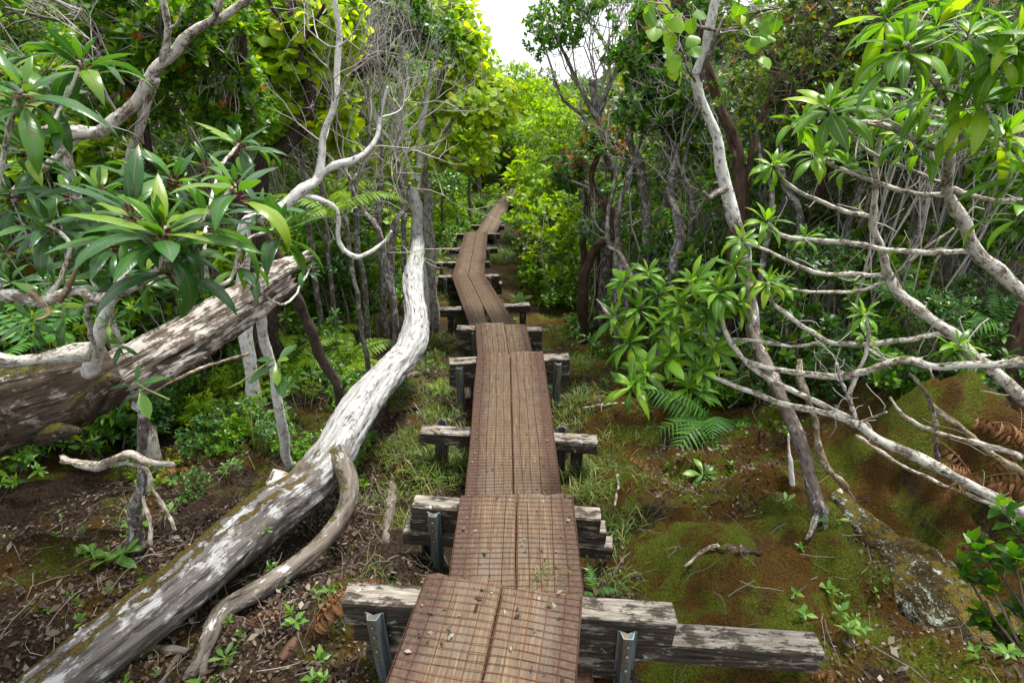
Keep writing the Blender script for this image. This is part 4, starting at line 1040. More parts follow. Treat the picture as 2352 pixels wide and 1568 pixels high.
# --- bare or twiggy trees
def bare(name, label, trunks, forks, barkkey, twigkey, ells=None, nl=0, leafmat='leaf_olive', L=.05, cat='tree', group=None, objs=0):
    base = path(trunks[0][0])[0]
    o = thing(name, label, cat, base, group)
    for k, (pts, w) in enumerate(trunks):
        stem(o, base, pts, w, barkkey, 'trunk' if k == 0 else 'branch', 9 if k == 0 else 7, .13)
    mb = MB(); tips = []
    for (pt, dr, ln, lev, k, r) in forks:
        p = at(*pt)
        for _ in range(k):
            fork(mb, p, unit(np.asarray(dr, float) + RNG.normal(size=3) * .35), ln * RNG.uniform(.8, 1.2), r, lev, tips=tips)
    if forks: part('twigs', mb, M[twigkey], o, base, 'stuff')
    if nl:
        C, D = clusters(ells, nl) if ells else (np.array([t[0] for t in tips]), np.array([t[1] for t in tips]))
        if not ells:
            s = RNG.random(len(C)) < nl; C, D = C[s], D[s]
        pos, d, nh, size = cluster_leaves(C, D, 8, L)
        mb = MB(); leaves(mb, T_OBOV, pos, d, nh, size); part('crown', mb, M[leafmat], o, base, 'stuff')
    return o
bare('pale_tree', 'leaning pale lichened tree forking into two bare limbs, upper left',
     [([gb(140, 480, 3.0), (160, 420, 3.0), (246, 300, 3.0), (325, 212, 3.0), (369, 147, 3.0), (427, 92, 3.0), (496, 51, 3.0), (574, -5, 3.0), (640, -70, 3.0)], [30, 26, 28, 27, 26, 24, 22, 18, 14]),
      ([(372, 145, 3.0), (386, 68, 2.95), (376, 10, 2.9), (368, -60, 2.9)], [18, 16, 15, 12]), ([(362, 180, 3.0), (342, 240, 3.05), (308, 318, 3.1), (280, 400, 3.2)], [18, 20, 20, 18]), ([(480, 58, 3.0), (500, 20, 2.9), (515, -30, 2.85)], [16, 13, 11]),
      ([(239, 290, 3.0), (165, 330, 3.0), (92, 396, 2.9), (20, 450, 2.8)], [14, 15, 15, 14]), ([(386, 66, 2.95), (410, 50, 2.9), (420, 10, 2.9)], [7, 6, 4])],
     [((285, 195, 3.0), (-.1, -.2, .9), .2, 3, 2, .005), ((270, 260, 3.0), (-.3, -.3, .8), .22, 3, 2, .005), ((330, 330, 3.0), (.3, -.3, .6), .2, 2, 2, .004)], 'bark_pale', 'twig')
bare('crooked_tree', 'thin white crooked tree with a rising side limb, above the splintered log',
     [([gb(500, 640, 3.7), (560, 560, 3.8), (632, 487, 3.9), (690, 440, 4.0), (735, 405, 4.1), (745, 325, 4.15), (766, 239, 4.2), (776, 102, 4.3), (769, 0, 4.3), (765, -90, 4.3)], [32, 30, 28, 25, 22, 18, 16, 14, 13, 11]),
      ([(738, 400, 4.1), (784, 379, 4.1), (852, 335, 4.2), (873, 270, 4.3), (890, 200, 4.3)], [17, 17, 14, 10, 6]), ([(690, 445, 4.0), (770, 480, 4.0), (780, 560, 4.0), (820, 590, 4.0), (880, 560, 4.1), (900, 530, 4.1)], [14, 11, 11, 11, 8, 5])],
     [((776, 110, 4.3), (.2, 0, .8), .35, 3, 2, .007), ((766, 239, 4.2), (.4, 0, .7), .35, 3, 3, .007), ((873, 270, 4.3), (.1, 0, .9), .3, 4, 2, .007), ((840, 342, 4.2), (.3, 0, .7), .3, 3, 2, .006), ((745, 330, 4.15), (-.5, 0, .5), .3, 3, 2, .006)], 'bark_white', 'twig')
bare('twiggy_tree', 'grey twiggy tree with a fan of fine branches against the sky gap',
     [([gb(1395, 560, 7.2), (1400, 430, 7.2), (1380, 330, 7.2), (1372, 273, 7.2), (1360, 180, 7.2)], [26, 24, 22, 20, 14]), ([(1375, 280, 7.2), (1330, 200, 7.2), (1300, 130, 7.2), (1260, 60, 7.2)], [14, 11, 8, 5]), ([(1372, 270, 7.2), (1400, 190, 7.2), (1440, 120, 7.2), (1470, 40, 7.2)], [15, 12, 9, 6]), ([(1390, 330, 7.2), (1340, 270, 7.1), (1290, 220, 7), (1255, 120, 7)], [11, 9, 7, 4]), ([(1385, 320, 7.2), (1430, 250, 7.1), (1480, 180, 7)], [12, 9, 5])],
     [((1372, 250, 7.2), (0, 0, 1), .55, 4, 4, .012), ((1330, 200, 7.2), (-.2, 0, 1), .45, 4, 3, .010), ((1400, 190, 7.2), (.2, 0, 1), .45, 4, 4, .010), ((1340, 270, 7.1), (-.5, 0, .7), .4, 4, 2, .008), ((1430, 240, 7.1), (.5, 0, .7), .45, 4, 3, .008), ((1365, 180, 7.2), (0, 0, 1), .45, 4, 3, .009)], 'bark_grey', 'twig',
     [ell(1290, 50, 7.2, 90, 55, .5), ell(1430, 40, 7, 100, 55, .5), ell(1240, 90, 7.3, 40, 50, .3), ell(1370, 0, 7.2, 120, 40, .4), ell(1420, 110, 6.9, 50, 40, .3)], 420, 'leaf_small', .055)
bare('twiggy_shrub', 'bare silvery shrub of upright twigs under the dark crowned tree',
     [([gb(860, 560, 6.0), (868, 480, 6.0), (880, 400, 6.0), (872, 300, 6.0)], [16, 14, 12, 8]), ([gb(820, 560, 5.8), (815, 470, 5.8), (840, 380, 5.8), (850, 280, 5.9)], [14, 12, 10, 7]), ([gb(905, 540, 6.1), (925, 440, 6.1), (900, 350, 6.1)], [14, 12, 8])],
     [((872, 300, 6), (0, 0, 1), .45, 5, 5, .010), ((850, 285, 5.9), (-.2, 0, 1), .4, 5, 4, .009), ((900, 350, 6.1), (.1, 0, 1), .45, 5, 4, .010), ((868, 450, 6), (-.3, 0, .8), .4, 4, 3, .007), ((925, 430, 6.1), (.4, 0, .8), .4, 4, 3, .007)], 'bark_grey', 'twig')
bare('twiggy_shrub', 'tangle of bare grey stems left of the leaning fallen trunk',
     [([gb(900, 640, 4.9), (880, 560, 4.9), (830, 480, 4.9), (800, 400, 4.9)], [16, 14, 12, 7]), ([gb(820, 640, 4.8), (800, 560, 4.8), (790, 470, 4.8), (820, 400, 4.8)], [12, 11, 9, 6]), ([gb(890, 660, 5), (900, 560, 5), (930, 480, 5), (940, 420, 5)], [18, 15, 11, 6])],
     [((800, 410, 4.9), (-.2, 0, .9), .35, 4, 3, .007), ((820, 480, 4.9), (.3, 0, .7), .35, 4, 3, .006), ((930, 480, 5), (.1, 0, .9), .3, 4, 3, .006), ((795, 530, 4.8), (-.5, 0, .6), .35, 4, 3, .006), ((890, 580, 4.9), (.5, -.2, .5), .3, 3, 3, .005)], 'bark_grey', 'twig')
bare('twiggy_shrub', 'dense dark twiggy shrub in the gloom behind the broad-leaved tree',
     [([gb(1850, 640, 4.4), (1840, 540, 4.4), (1800, 420, 4.4), (1790, 300, 4.4)], [18, 16, 14, 8]), ([gb(1760, 620, 4.3), (1770, 500, 4.3), (1750, 380, 4.3), (1730, 260, 4.3)], [14, 13, 10, 6]), ([gb(1960, 640, 4.6), (1950, 520, 4.6), (1980, 420, 4.6), (1960, 300, 4.6)], [16, 14, 12, 7])],
     [((1790, 310, 4.4), (0, 0, 1), .35, 5, 3, .007), ((1750, 380, 4.3), (-.3, 0, .8), .3, 5, 3, .006), ((1800, 430, 4.4), (.3, 0, .8), .32, 5, 3, .006), ((1960, 310, 4.6), (0, 0, 1), .35, 5, 3, .007), ((1980, 430, 4.6), (.4, 0, .7), .32, 5, 3, .006), ((1840, 540, 4.4), (.2, 0, .8), .3, 4, 3, .006)], 'bark_grey', 'twig_dark', None, .25, 'leaf_olive', .045)
bare('twiggy_shrub', 'silvery bare shrub behind the curving dark trunk',
     [([gb(690, 520, 5.6), (700, 430, 5.6), (690, 340, 5.6), (720, 250, 5.6)], [14, 12, 10, 6]), ([gb(730, 520, 5.7), (740, 430, 5.7), (770, 330, 5.7)], [12, 10, 6])],
     [((690, 340, 5.6), (-.2, 0, 1), .4, 5, 3, .008), ((720, 260, 5.6), (.1, 0, 1), .35, 5, 3, .007), ((770, 330, 5.7), (.2, 0, 1), .4, 5, 3, .008), ((740, 430, 5.7), (.3, 0, .8), .35, 4, 3, .006)], 'bark_grey', 'twig')
bare('twiggy_shrub', 'pale bare twigs between the dark leaved tree and the white tree',
     [([gb(1580, 600, 5.2), (1590, 500, 5.2), (1570, 400, 5.2), (1590, 300, 5.2)], [16, 14, 11, 6]), ([gb(1620, 600, 5.3), (1630, 480, 5.3), (1650, 380, 5.3)], [12, 10, 6])],
     [((1570, 400, 5.2), (-.3, 0, .9), .35, 5, 3, .008), ((1590, 310, 5.2), (0, 0, 1), .35, 5, 3, .007), ((1650, 390, 5.3), (.2, 0, 1), .35, 5, 3, .007), ((1590, 500, 5.2), (.3, 0, .7), .3, 4, 3, .006)], 'bark_grey', 'twig')
bare('twiggy_shrub', 'thin grey twigs rising behind the arching branches near the right edge',
     [([gb(2120, 620, 3.9), (2110, 520, 3.9), (2140, 400, 3.9), (2130, 300, 3.9)], [16, 14, 11, 6]), ([gb(2250, 620, 4.0), (2260, 520, 4.0), (2290, 400, 4.0)], [14, 12, 7])],
     [((2140, 400, 3.9), (-.2, 0, .9), .3, 5, 3, .006), ((2130, 310, 3.9), (0, 0, 1), .3, 5, 3, .006), ((2290, 410, 4.0), (0, 0, 1), .3, 5, 3, .006), ((2110, 520, 3.9), (-.4, 0, .7), .3, 4, 3, .005)], 'bark_grey', 'twig')
bare('leaning_pole', 'brown dead pole slanting down below the splintered log tip', [([gb(785, 915, 3.3), (770, 890, 3.2), (720, 770, 3.05), (680, 670, 2.95), (640, 590, 2.9), (600, 510, 2.9)], [26, 26, 24, 22, 19, 14])], [], 'bark_dark', 'twig', cat='dead branch')
bare('leaning_pole', 'grey lichened pole standing straight under the splintered log', [([gb(622, 890, 3.0), (618, 830, 2.9), (606, 740, 2.85), (600, 690, 2.85)], [24, 22, 21, 18])], [], 'bark_white', 'twig', cat='dead branch')
bare('bare_sapling', 'thin grey leaning trunk between the walk and the dark leaved tree', [([gb(1465, 650, 5.4), (1430, 600, 5.3), (1400, 560, 5.3), (1395, 500, 5.4), (1420, 380, 5.5)], [16, 14, 12, 10, 7])], [((1420, 390, 5.5), (0, 0, 1), .3, 3, 3, .006), ((1400, 550, 5.3), (-.6, 0, .5), .25, 3, 2, .005)], 'bark_grey', 'twig', cat='sapling')
bare('bare_sapling', 'thick short grey trunk standing behind the pale leaves at right of the walk', [([gb(1545, 660, 4.9), (1550, 600, 4.9), (1560, 520, 4.9), (1540, 430, 5), (1560, 330, 5)], [30, 26, 22, 16, 10])], [((1540, 430, 5), (-.3, 0, .8), .3, 4, 3, .006), ((1560, 340, 5), (.1, 0, 1), .3, 4, 3, .006)], 'bark_grey', 'twig', cat='sapling')
bare('bare_sapling', 'pair of dim brown stems right of the far ferns', [([gb(1350, 640, 7.6), (1340, 560, 7.6), (1350, 470, 7.6), (1330, 400, 7.6)], [18, 16, 14, 9]), ([gb(1380, 630, 7.8), (1375, 560, 7.8), (1390, 480, 7.8)], [12, 10, 7])], [((1345, 480, 7.6), (-.3, 0, .8), .4, 4, 3, .007), ((1390, 490, 7.8), (.3, 0, .8), .4, 4, 3, .007)], 'bark_brown', 'twig', cat='sapling')
bare('mossy_stump', 'thick rough trunk base under the right-hand branches, mossy at its foot', [([gb(2330, 1050, 3.0), (2310, 930, 3.0), (2320, 850, 3.05), (2380, 700, 3.1)], [110, 80, 66, 50])], [], 'bark_brown', 'twig', cat='tree trunk')
bare('bare_sapling', 'slim mossy post-like stem in the dark hollow under the broken log', [([gb(322, 1260, 1.95), (318, 1180, 1.92), (325, 1060, 1.9), (322, 950, 1.9)], [36, 30, 26, 24])], [], 'bark_grey', 'twig', cat='sapling')

# ------------------------------------------------------------------ trees on the far rise
WALK = np.array([SECTION[k][i] for k in 'abcdefgh' for i in (0, 1)])
WALK = np.concatenate([WALK, [[2.2, 40, -3.3], [6, 70, -2]]])
def walk_x(y): return np.interp(y, WALK[:, 1], WALK[:, 0])
FAR = [('rounded lime tree on the skyline, left edge of the sky gap', 1185, 180, 34, 45, 40, 'leaf_lime'), ('pale olive tree on the skyline, middle of the sky gap', 1250, 200, 38, 50, 40, 'leaf_olive'),
       ('yellow green tree below the skyline crest', 1200, 235, 27, 70, 40, 'leaf_lime'), ('dull green tree right of the crest, behind grey twigs', 1320, 215, 30, 50, 45, 'leaf_olive'),
       ('bright bush halfway up the far rise', 1290, 290, 20, 60, 40, 'leaf_lime'), ('dark bush left of the vanishing walk', 1075, 330, 18, 50, 50, 'leaf_small'),
       ('olive bush where the walk disappears', 1240, 330, 22, 55, 45, 'leaf_olive'), ('leafy bush right of the vanishing walk', 1300, 360, 16, 50, 35, 'leaf_small'),
       ('pale feathery bush at the right edge of the farthest walk', 1262, 375, 15, 45, 35, 'leaf_lime'), ('dark green bush behind the shrub with orange leaves', 1400, 250, 13, 80, 60, 'leaf_small'),
       ('green bush above the far ferns on the left', 1010, 400, 13, 50, 40, 'leaf_small'), ('yellow green bush in the left distance under the lime tree', 1040, 260, 16, 70, 60, 'leaf_lime'),
       ('broad dark tree at the foot of the far rise, left', 1100, 260, 24, 60, 50, 'leaf_small')]
for lb, px, py, Y, rx, ry, lm in FAR:
    c, r = ell(px, py, Y, rx, ry, 1.2)
    q = A_(c[0], c[1], float(ground(c[0], c[1])))
    gbp = (1176 + q[0] / depth(q) * FPX, 784 - ((q[1] * ST + (q[2] - CAM_H) * CT) / depth(q)) * FPX, q[1])
    L = .0052 * Y + .02
    leafy('hill_tree' if Y > 22 else 'hill_bush', lb, 'tree' if Y > 22 else 'bush', [([gbp, (px + RNG.uniform(-8, 8), (py + gbp[1]) / 2, Y), (px, py, Y)], [9, 7, 4])],
          [(c, r), (c + A_(.5 * r[0], 0, -.5 * r[2]), r * .8), (c + A_(-.6 * r[0], -.3, -.7 * r[2]), r * .75)], 190, 7, L, T_THIN, 'small', lm, 'bark_grey', group='trees and bushes on the far rise', gap=.3, twig_every=.25)

# ------------------------------------------------------------------ thickets: uncountable undergrowth behind the trees
BUSH = {}
def bush_mesh(mat_key, tname, variant):
    """A unit bush: tufts of leaves through an uneven ball, with its inner twigs' worth of gaps."""
    key = (mat_key, tname, variant)
    if key not in BUSH:
        rng = np.random.default_rng(len(BUSH) + 100)
        tp, per, k = {'dia': (T_DIA, 9, 1.0), 'dial': (T_DIAL, 9, 1.05), 'thin': (T_THIN, 8, 1.0), 'lance': (T_LANCE_LOW, 8, 1.5), 'round': (T_ROUND, 4, 1.6)}[tname]
        lobes = [(A_(0, 0, 0), A_(.8, .8, .7))] + [(unit(rng.normal(size=3)) * A_(.6, .6, .5), A_(.5, .5, .42)) for _ in range(3)]
        P, D = clusters(lobes, 62, rng, gap=.38, gscale=1.7, shell=.3)
        pos, d, nh, size = cluster_leaves(P, D, per, .145 * k, rng)
        mb = MB(); leaves(mb, tp, pos, d, nh, size * np.repeat(rng.uniform(.7, 1.25, len(P)), per), rng)
        BUSH[key] = mb.mesh('bush', M[mat_key])
    return BUSH[key]
def thicket(label, x0, x1, y0, y1, nb, rlo, rhi, mats, hmax, twigkey, clear, seed, top_py=None, tpls=('dia', 'dial', 'thin', 'lance'), low=.8, stems=2):
    """Undergrowth made of overlapping bushes of different leaf, standing on thin stems."""
    rng = np.random.default_rng(seed)
    X = rng.uniform(x0, x1, nb * 6); Y = y0 + (y1 - y0) * rng.random(nb * 6) ** 1.2
    r = rng.uniform(rlo, rhi, nb * 6)
    ok = np.abs(X - walk_x(Y)) > np.interp(Y, *clear) + r * .8
    X, Y, r = X[ok][:nb], Y[ok][:nb], r[ok][:nb]
    edge = np.clip((np.abs(X - walk_x(Y)) - np.interp(Y, *clear)) / 1.5, .18, 1)
    G0 = ground(X, Y)
    Z = G0 + r * .4 + (hmax - r) * edge * rng.random(len(X)) ** low
    base = A_((x0 + x1) / 2, (y0 + y1) / 2, float(ground((x0 + x1) / 2, (y0 + y1) / 2)))
    o = bpy.data.objects.new('thicket', None); COL.objects.link(o); o.location = base
    o['kind'] = 'stuff'; o['label'] = label
    st = MB()
    for k in range(len(X)):
        c = A_(X[k], Y[k], Z[k])
        if top_py is not None:
            d = c[1] * CT - (c[2] - CAM_H) * ST
            lim = float(np.interp(1176 + c[0] / d * FPX, *top_py))
            c[2] = min(c[2], CAM_H + c[1] * math.tan(math.atan((784 - lim) / FPX) - TILT) - r[k] * .8)
            if c[2] < G0[k] - .2 * r[k]: continue
        b = bpy.data.objects.new('bush', bush_mesh(mats[int(rng.integers(len(mats)))], tpls[int(rng.integers(len(tpls)))], int(rng.integers(2))))
        COL.objects.link(b); b.parent = o; b['kind'] = 'stuff'
        b.location = [float(t) for t in c - base]; b.rotation_euler = (rng.uniform(-.2, .2), rng.uniform(-.2, .2), rng.uniform(0, 6.28))
        b.scale = (r[k] * rng.uniform(.85, 1.2), r[k] * rng.uniform(.85, 1.2), r[k] * rng.uniform(.75, 1.1))
        for _ in range(stems):
            a = A_(c[0] + rng.normal() * .25 * r[k], c[1] + rng.normal() * .2 * r[k], float(G0[k]) - .05)
            Q = arc(a, c + rng.normal(size=3) * .25 * r[k], .16, 7, rng); q = rng.uniform(.005, .014) * (1 + .5 * (r[k] > .8))
            tube(st, Q, np.linspace(q, q * .4, 7), 4 if r[k] < .8 else 3, cap=False)
            for _ in range(5):
                kk = int(rng.integers(2, 7)); e = c + unit(rng.normal(size=3)) * r[k] * rng.uniform(.5, 1)
                tube(st, arc(Q[kk], e, .16, 4, rng), np.linspace(q * .4, q * .12, 4), 3, cap=False)
    part('stems', st, M[twigkey], o, base, 'stuff')
CL_L = ([0, 3, 5, 5.8, 7, 10, 14, 20, 40], [2.2, 2.5, 2.3, 1.4, 1.0, .8, .6, .5, .4])
CL_R = ([0, 3, 4, 6, 8, 10, 14, 20, 40], [1.7, 1.6, 1.3, 1.2, .75, .5, .4, .35, .3])
CL_N = ([0, 9, 21, 24, 26, 40], [.5, .36, .36, .3, -2, -2])
SKY = ([0, 1000, 1130, 1180, 1260, 1330, 1420, 1480, 1600, 2352], [-300, -200, 100, 150, 170, 200, 190, 130, 40, -200])
ALL = ('dia', 'dial', 'thin', 'lance', 'round')
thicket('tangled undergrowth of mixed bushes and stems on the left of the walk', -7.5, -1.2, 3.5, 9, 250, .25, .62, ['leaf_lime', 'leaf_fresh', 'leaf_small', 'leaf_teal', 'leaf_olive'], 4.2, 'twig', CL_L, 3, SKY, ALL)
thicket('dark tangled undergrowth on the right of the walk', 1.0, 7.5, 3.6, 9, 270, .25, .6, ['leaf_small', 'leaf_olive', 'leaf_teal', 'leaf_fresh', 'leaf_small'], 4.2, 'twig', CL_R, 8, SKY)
thicket('low brush in the dark hollow behind the broken log', -4.5, -1.9, 2.6, 3.8, 34, .2, .4, ['leaf_teal', 'leaf_small'], 1.2, 'twig_dark', CL_L, 12)
thicket('weeds between the fallen logs', -2.9, -.9, 2.7, 5.2, 40, .10, .24, ['leaf_lime', 'leaf_fresh', 'leaf_teal'], .4, 'twig_dark', ([0, 9], [.95, .95]), 15, None, ('dia', 'lance', 'thin'), .8, 1)
thicket('low brush under the right-hand branches', 1.9, 5.0, 2.9, 3.9, 46, .2, .4, ['leaf_small', 'leaf_teal'], 1.3, 'twig_dark', CL_R, 14)
thicket('low shade plants on the bank right of the bend', .9, 3.2, 4.0, 9.5, 60, .12, .3, ['leaf_small', 'leaf_fresh', 'leaf_teal'], .45, 'twig_dark', ([0, 4, 6, 10], [1.1, 1.0, .9, .6]), 16, None, ('dia', 'lance', 'thin'), .8, 1)
thicket('dense bush filling the middle distance on both sides of the walk', -13, 13, 8.5, 17, 380, .5, 1.1, ['leaf_lime', 'leaf_fresh', 'leaf_lime', 'leaf_olive'], 5.4, 'twig', CL_R, 21, SKY)
thicket('low bright bushes crowding the far part of the walk', -2.6, 4.6, 8, 25, 240, .22, .6, ['leaf_lime', 'leaf_fresh', 'leaf_small'], .8, 'twig_dark', CL_N, 41, None, ('lance', 'thin', 'dia'), .8, 1)
thicket('bushes closing the view where the walk disappears', -4, 8, 23, 33, 110, .6, 1.2, ['leaf_lime', 'leaf_fresh', 'leaf_olive'], 3.0, 'twig_dark', CL_N, 43, SKY, ('thin', 'dia'), 1.0, 1)
thicket('hazy bush covering the far rise', -32, 32, 18, 46, 330, 1.2, 2.4, ['leaf_olive', 'leaf_lime', 'leaf_fresh'], 6.5, 'twig', CL_L, 33, SKY, ('thin', 'dia'), .8, 1)

# ------------------------------------------------------------------ ferns
def frond_mesh(material, L, pairs, droop, wid, seed, lobes=0, curl=0.0):
    r = np.random.default_rng(seed)
    mb = MB(); n = pairs + 3
    t = np.linspace(0, 1, n); ang = .95 - droop * t ** 1.2
    y = np.concatenate([[0], np.cumsum(np.cos(ang[:-1]))]) * L / (n - 1); z = np.concatenate([[0], np.cumsum(np.sin(ang[:-1]))]) * L / (n - 1)
    C = np.stack([.03 * L * np.sin(t * 3 + seed), y, z], 1)
    tube(mb, C, np.linspace(.0035, .001, n) * (L / .5), 4, cap=False)
    T = unit(np.gradient(C, axis=0)); X = A_(1, 0, 0); U = np.cross(X[None], T)
    pos, d, nh, sz = [], [], [], []
    for k in range(3, n - 1):
        f = (k - 3) / (n - 4)
        w = wid * L * (math.sin(math.pi * min(1, (f * .86 + .14)) ** .8) ** .7) * (1 - .25 * f)
        for s in (-1, 1):
            pos.append(C[k]); dv = unit(s * X + T[k] * (.25 + .4 * f) - A_(0, 0, .22 + curl * r.random()) + r.normal(size=3) * .06)
            d.append(dv); nh.append(U[k] if U[k][2] > 0 else -U[k]); sz.append(w * r.uniform(.9, 1.08))
    pos, d, nh, sz = map(np.array, (pos, d, nh, sz))
    if lobes:
        ts = np.linspace(0, 1, lobes * 2 + 1); wv = (.085 * (1 - ts ** 2) + .015) * np.where(np.arange(len(ts)) % 2, 1.0, .45)
        v = np.concatenate([np.stack([s * wv, ts, -.25 * ts ** 2 - .02], 1) if s else np.stack([0 * ts, ts, -.25 * ts ** 2], 1) for s in (-1, 0, 1)])
        m = len(ts); a = np.arange(m - 1)
        q = np.concatenate([np.stack([a, a + m, a + m + 1, a + 1], 1), np.stack([a + m, a + 2 * m, a + 2 * m + 1, a + m + 1], 1)])
        tpl = [(v, q, np.stack([np.repeat([-1, 0, 1], m), np.tile(ts, 3), 0 * np.tile(ts, 3)], 1))]
    else:
        tpl = [leaf_template(4, 3, .12, .5 + curl * 2, .2, 0, 'lance', petiole=.0)]
    leaves(mb, tpl, pos, d, nh, sz, r)
    return mb.mesh('frond', material)
FR = {}
def fern(label, px, py, n, L, mat_key, droop=1.3, wid=.24, lobes=0, group=None, at_p=None, arcw=6.28, az0=0.0, curl=0.0, pairs=18, name='fern', cat='fern'):
    key = (mat_key, lobes, round(droop, 1), curl, pairs)
    if key not in FR: FR[key] = [frond_mesh(M[mat_key], 1.0, pairs, droop + dd, wid, 3 + i, lobes, curl) for i, dd in enumerate((-.3, .1, .5))]
    p = gpt(px, py) if at_p is None else at_p
    o = thing(name, label, cat, p, group)
    for i in range(n):
        f = bpy.data.objects.new('frond', FR[key][int(RNG.integers(3))]); COL.objects.link(f); f.parent = o
        a = az0 + arcw * (i + RNG.uniform(-.3, .3)) / max(n, 1)
        f.matrix_basis = Matrix.Rotation(a, 4, 'Z') @ Matrix.Rotation(RNG.uniform(-.25, .25), 4, 'Y') @ Matrix.Rotation(RNG.uniform(-.2, .25), 4, 'X') @ Matrix.Scale(L * RNG.uniform(.75, 1.15), 4)
    return o
GF = 'ferns beside the boardwalk'
fern('large lacy fern under the pale leaves at right of the walk', 1640, 985, 9, .74, 'fern', 1.3, .26, 8, arcw=3.4, az0=.9)
fern('big yellow green fern behind the leaning brown pole', 715, 820, 10, 1.0, 'fern_lime', 1.7, .20, 0, pairs=24)
fern('green fern arching between the two fallen logs', 650, 870, 9, .85, 'fern_lime', 1.7, .2, 0, pairs=24)
fern('fern leaning against the back of the bleached trunk', 790, 850, 9, .85, 'fern_lime', 1.7, .2, 0, pairs=24)
fern('fern in front of the straight lichened pole', 560, 850, 7, .5, 'fern', 1.7, .2, 0, pairs=22)
fern('arching yellow fern hanging left of the grey stems', 770, 560, 5, .60, 'fern_lime', 1.7, .20, 0, at_p=at(770, 500, 4.4), pairs=24)
fern('small bright fern beside the tall steel post on the left', 1010, 905, 4, .22, 'fern_lime', 1.5, .22, 0, GF)
fern('drooping fern at right edge of the slanting walk', 1185, 505, 9, .75, 'fern', 1.9, .2, 0, GF, at_p=A_(walk_x(16) + .75, 15.5, float(ground(walk_x(16) + .75, 15.5)) + .35))
fern('light green fern above the dead bracken, right of far walk', 1225, 520, 9, .8, 'fern_lime', 1.8, .2, 0, GF)
fern('fern clump hanging over the bank by the straight far section', 1180, 590, 8, .55, 'fern', 1.9, .2, 0, GF)
fern('low fern tuft on the mossy bank opposite the grass', 1215, 640, 6, .4, 'fern_lime', 1.6, .2, 0, GF)
fern('feathery fern at left end of the dim trestle', 1040, 540, 6, .7, 'fern', 1.6, .2, 0, GF)
fern('yellowish fern under the weathered beam among weeds', 1010, 600, 6, .4, 'fern_lime', 1.6, .2, 0, GF)
fern('fern left of the farthest slanting section', 1110, 480, 7, .8, 'fern_lime', 1.7, .2, 0, GF)
fern('pale fern at the left verge below the lime tree', 1080, 500, 7, .8, 'fern', 1.7, .2, 0, GF)
fern('tiny fern frond below the second boardwalk step', 1365, 1370, 3, .14, 'fern', 1.2, .24, 6, GF)
fern('dark fern in the shade at far right under branches', 2290, 700, 6, .5, 'fern', 1.6, .2, 0, at_p=at(2300, 760, 3.3))
fern('dim fern between dark stems right of the white tree', 2080, 800, 6, .4, 'fern', 1.6, .2, 0, at_p=at(2060, 700, 3.4))
fern('dark narrow fern in the gloom left of the lichened sapling', 60, 800, 6, .5, 'fern', 1.6, .2, 0, at_p=at(95, 800, 2.6))
fern('small fern on moss below the big lacy fern', 1330, 780, 5, .22, 'fern', 1.7, .24, 0, GF)
fern('fern on the bank right of the tall dark trestle', 1195, 700, 6, .4, 'fern', 1.6, .2, 0, GF)
fern('fern at the foot of the thin grey leaning trunk', 1420, 690, 6, .4, 'fern_lime', 1.6, .2, 0, GF)
fern('upright fern between the bank and the orange-leaved shrub', 1290, 560, 8, .65, 'fern_lime', 1.7, .2, 0, GF)
fern('dark fern above the bank beside the brown bracken', 1330, 600, 8, .6, 'fern', 1.7, .2, 0, GF)
fern('fern left of the tall dark trestle by the pale trunk', 985, 690, 6, .35, 'fern', 1.6, .2, 0, GF)
GD = 'dead fern fronds on the ground'
for lb, px, py, n, L, az in [('fallen rust brown bracken frond near the nearest steel post', 705, 1490, 2, .42, 5.2), ('heap of curled dead bracken by the right edge under the pale limb', 2240, 1110, 9, .5, 0), ('second heap of dead bracken at the right edge above the lichen log', 2330, 1060, 8, .5, 1),
                             ('dead brown fern hanging in the hollow beside the fallen trunk', 410, 1080, 6, .34, 1), ('small dead fern curled on the moss right of the walk', 1490, 1090, 3, .25, .5), ('dead fern scrap lying by the end of the long dark beam', 1905, 1540, 2, .2, 2),
                             ('rusty bracken clump behind the lichened sapling', 40, 770, 7, .5, 0), ('brown bracken pile on the bank right of far walk', 1270, 590, 9, .55, 0), ('dry fern leaning on the left root', 560, 1440, 2, .35, 4.4)]:
    fern(lb, px, py, n, L, 'fern_dead', 1.7, .2, 0, GD, arcw=6.28 if n > 3 else .8, az0=az, curl=.5, name='dead_fern', cat='dead fern')

# ------------------------------------------------------------------ seedlings and small leafy plants
def seedling(label, px, py, n, L, mat_key='leaf_seed', tilt=(.3, 1.5), h=.06, stems=1, spread=.06, lift=0.0, tplk='seed', name='seedling', cat='seedling', at_p=None):
    p = gpt(px, py, lift) if at_p is None else at_p
    o = thing(name, label, cat, p, 'seedlings and small leafy plants')
    for s in range(stems):
        off = A_(RNG.normal() * spread, RNG.normal() * spread, 0) if stems > 1 else A_(0, 0, 0)
        hh = h * RNG.uniform(.6, 1.3)
        tip = p + off + A_(RNG.normal() * .15 * hh, RNG.normal() * .15 * hh, hh)
        mb = MB(); tube(mb, arc(p + off * .4, tip, .06, 5), np.linspace(.004, .0025, 5), 5); part('stem', mb, M['stalk'], o, p)
        rosette(o, p, tip, A_(0, -.15, 1) + RNG.normal(size=3) * .15, n, L, tplk, T_SEED, mat_key, tilt)
seedling('single bright rosette of oblong leaves on the moss right of the walk', 1612, 1105, 12, .15, h=.07)
seedling('leafy sprig growing from the moss under the pale limbs', 1803, 1020, 9, .075, h=.09, stems=2, spread=.03)
seedling('small sprout beside the broken stick at the foot of the white tree', 1795, 1165, 9, .06, 'leaf_seed', h=.05)
seedling('dark green sprout next to the mossy root, left of the lichen log', 1905, 1215, 9, .07, 'leaf_teal', h=.05)
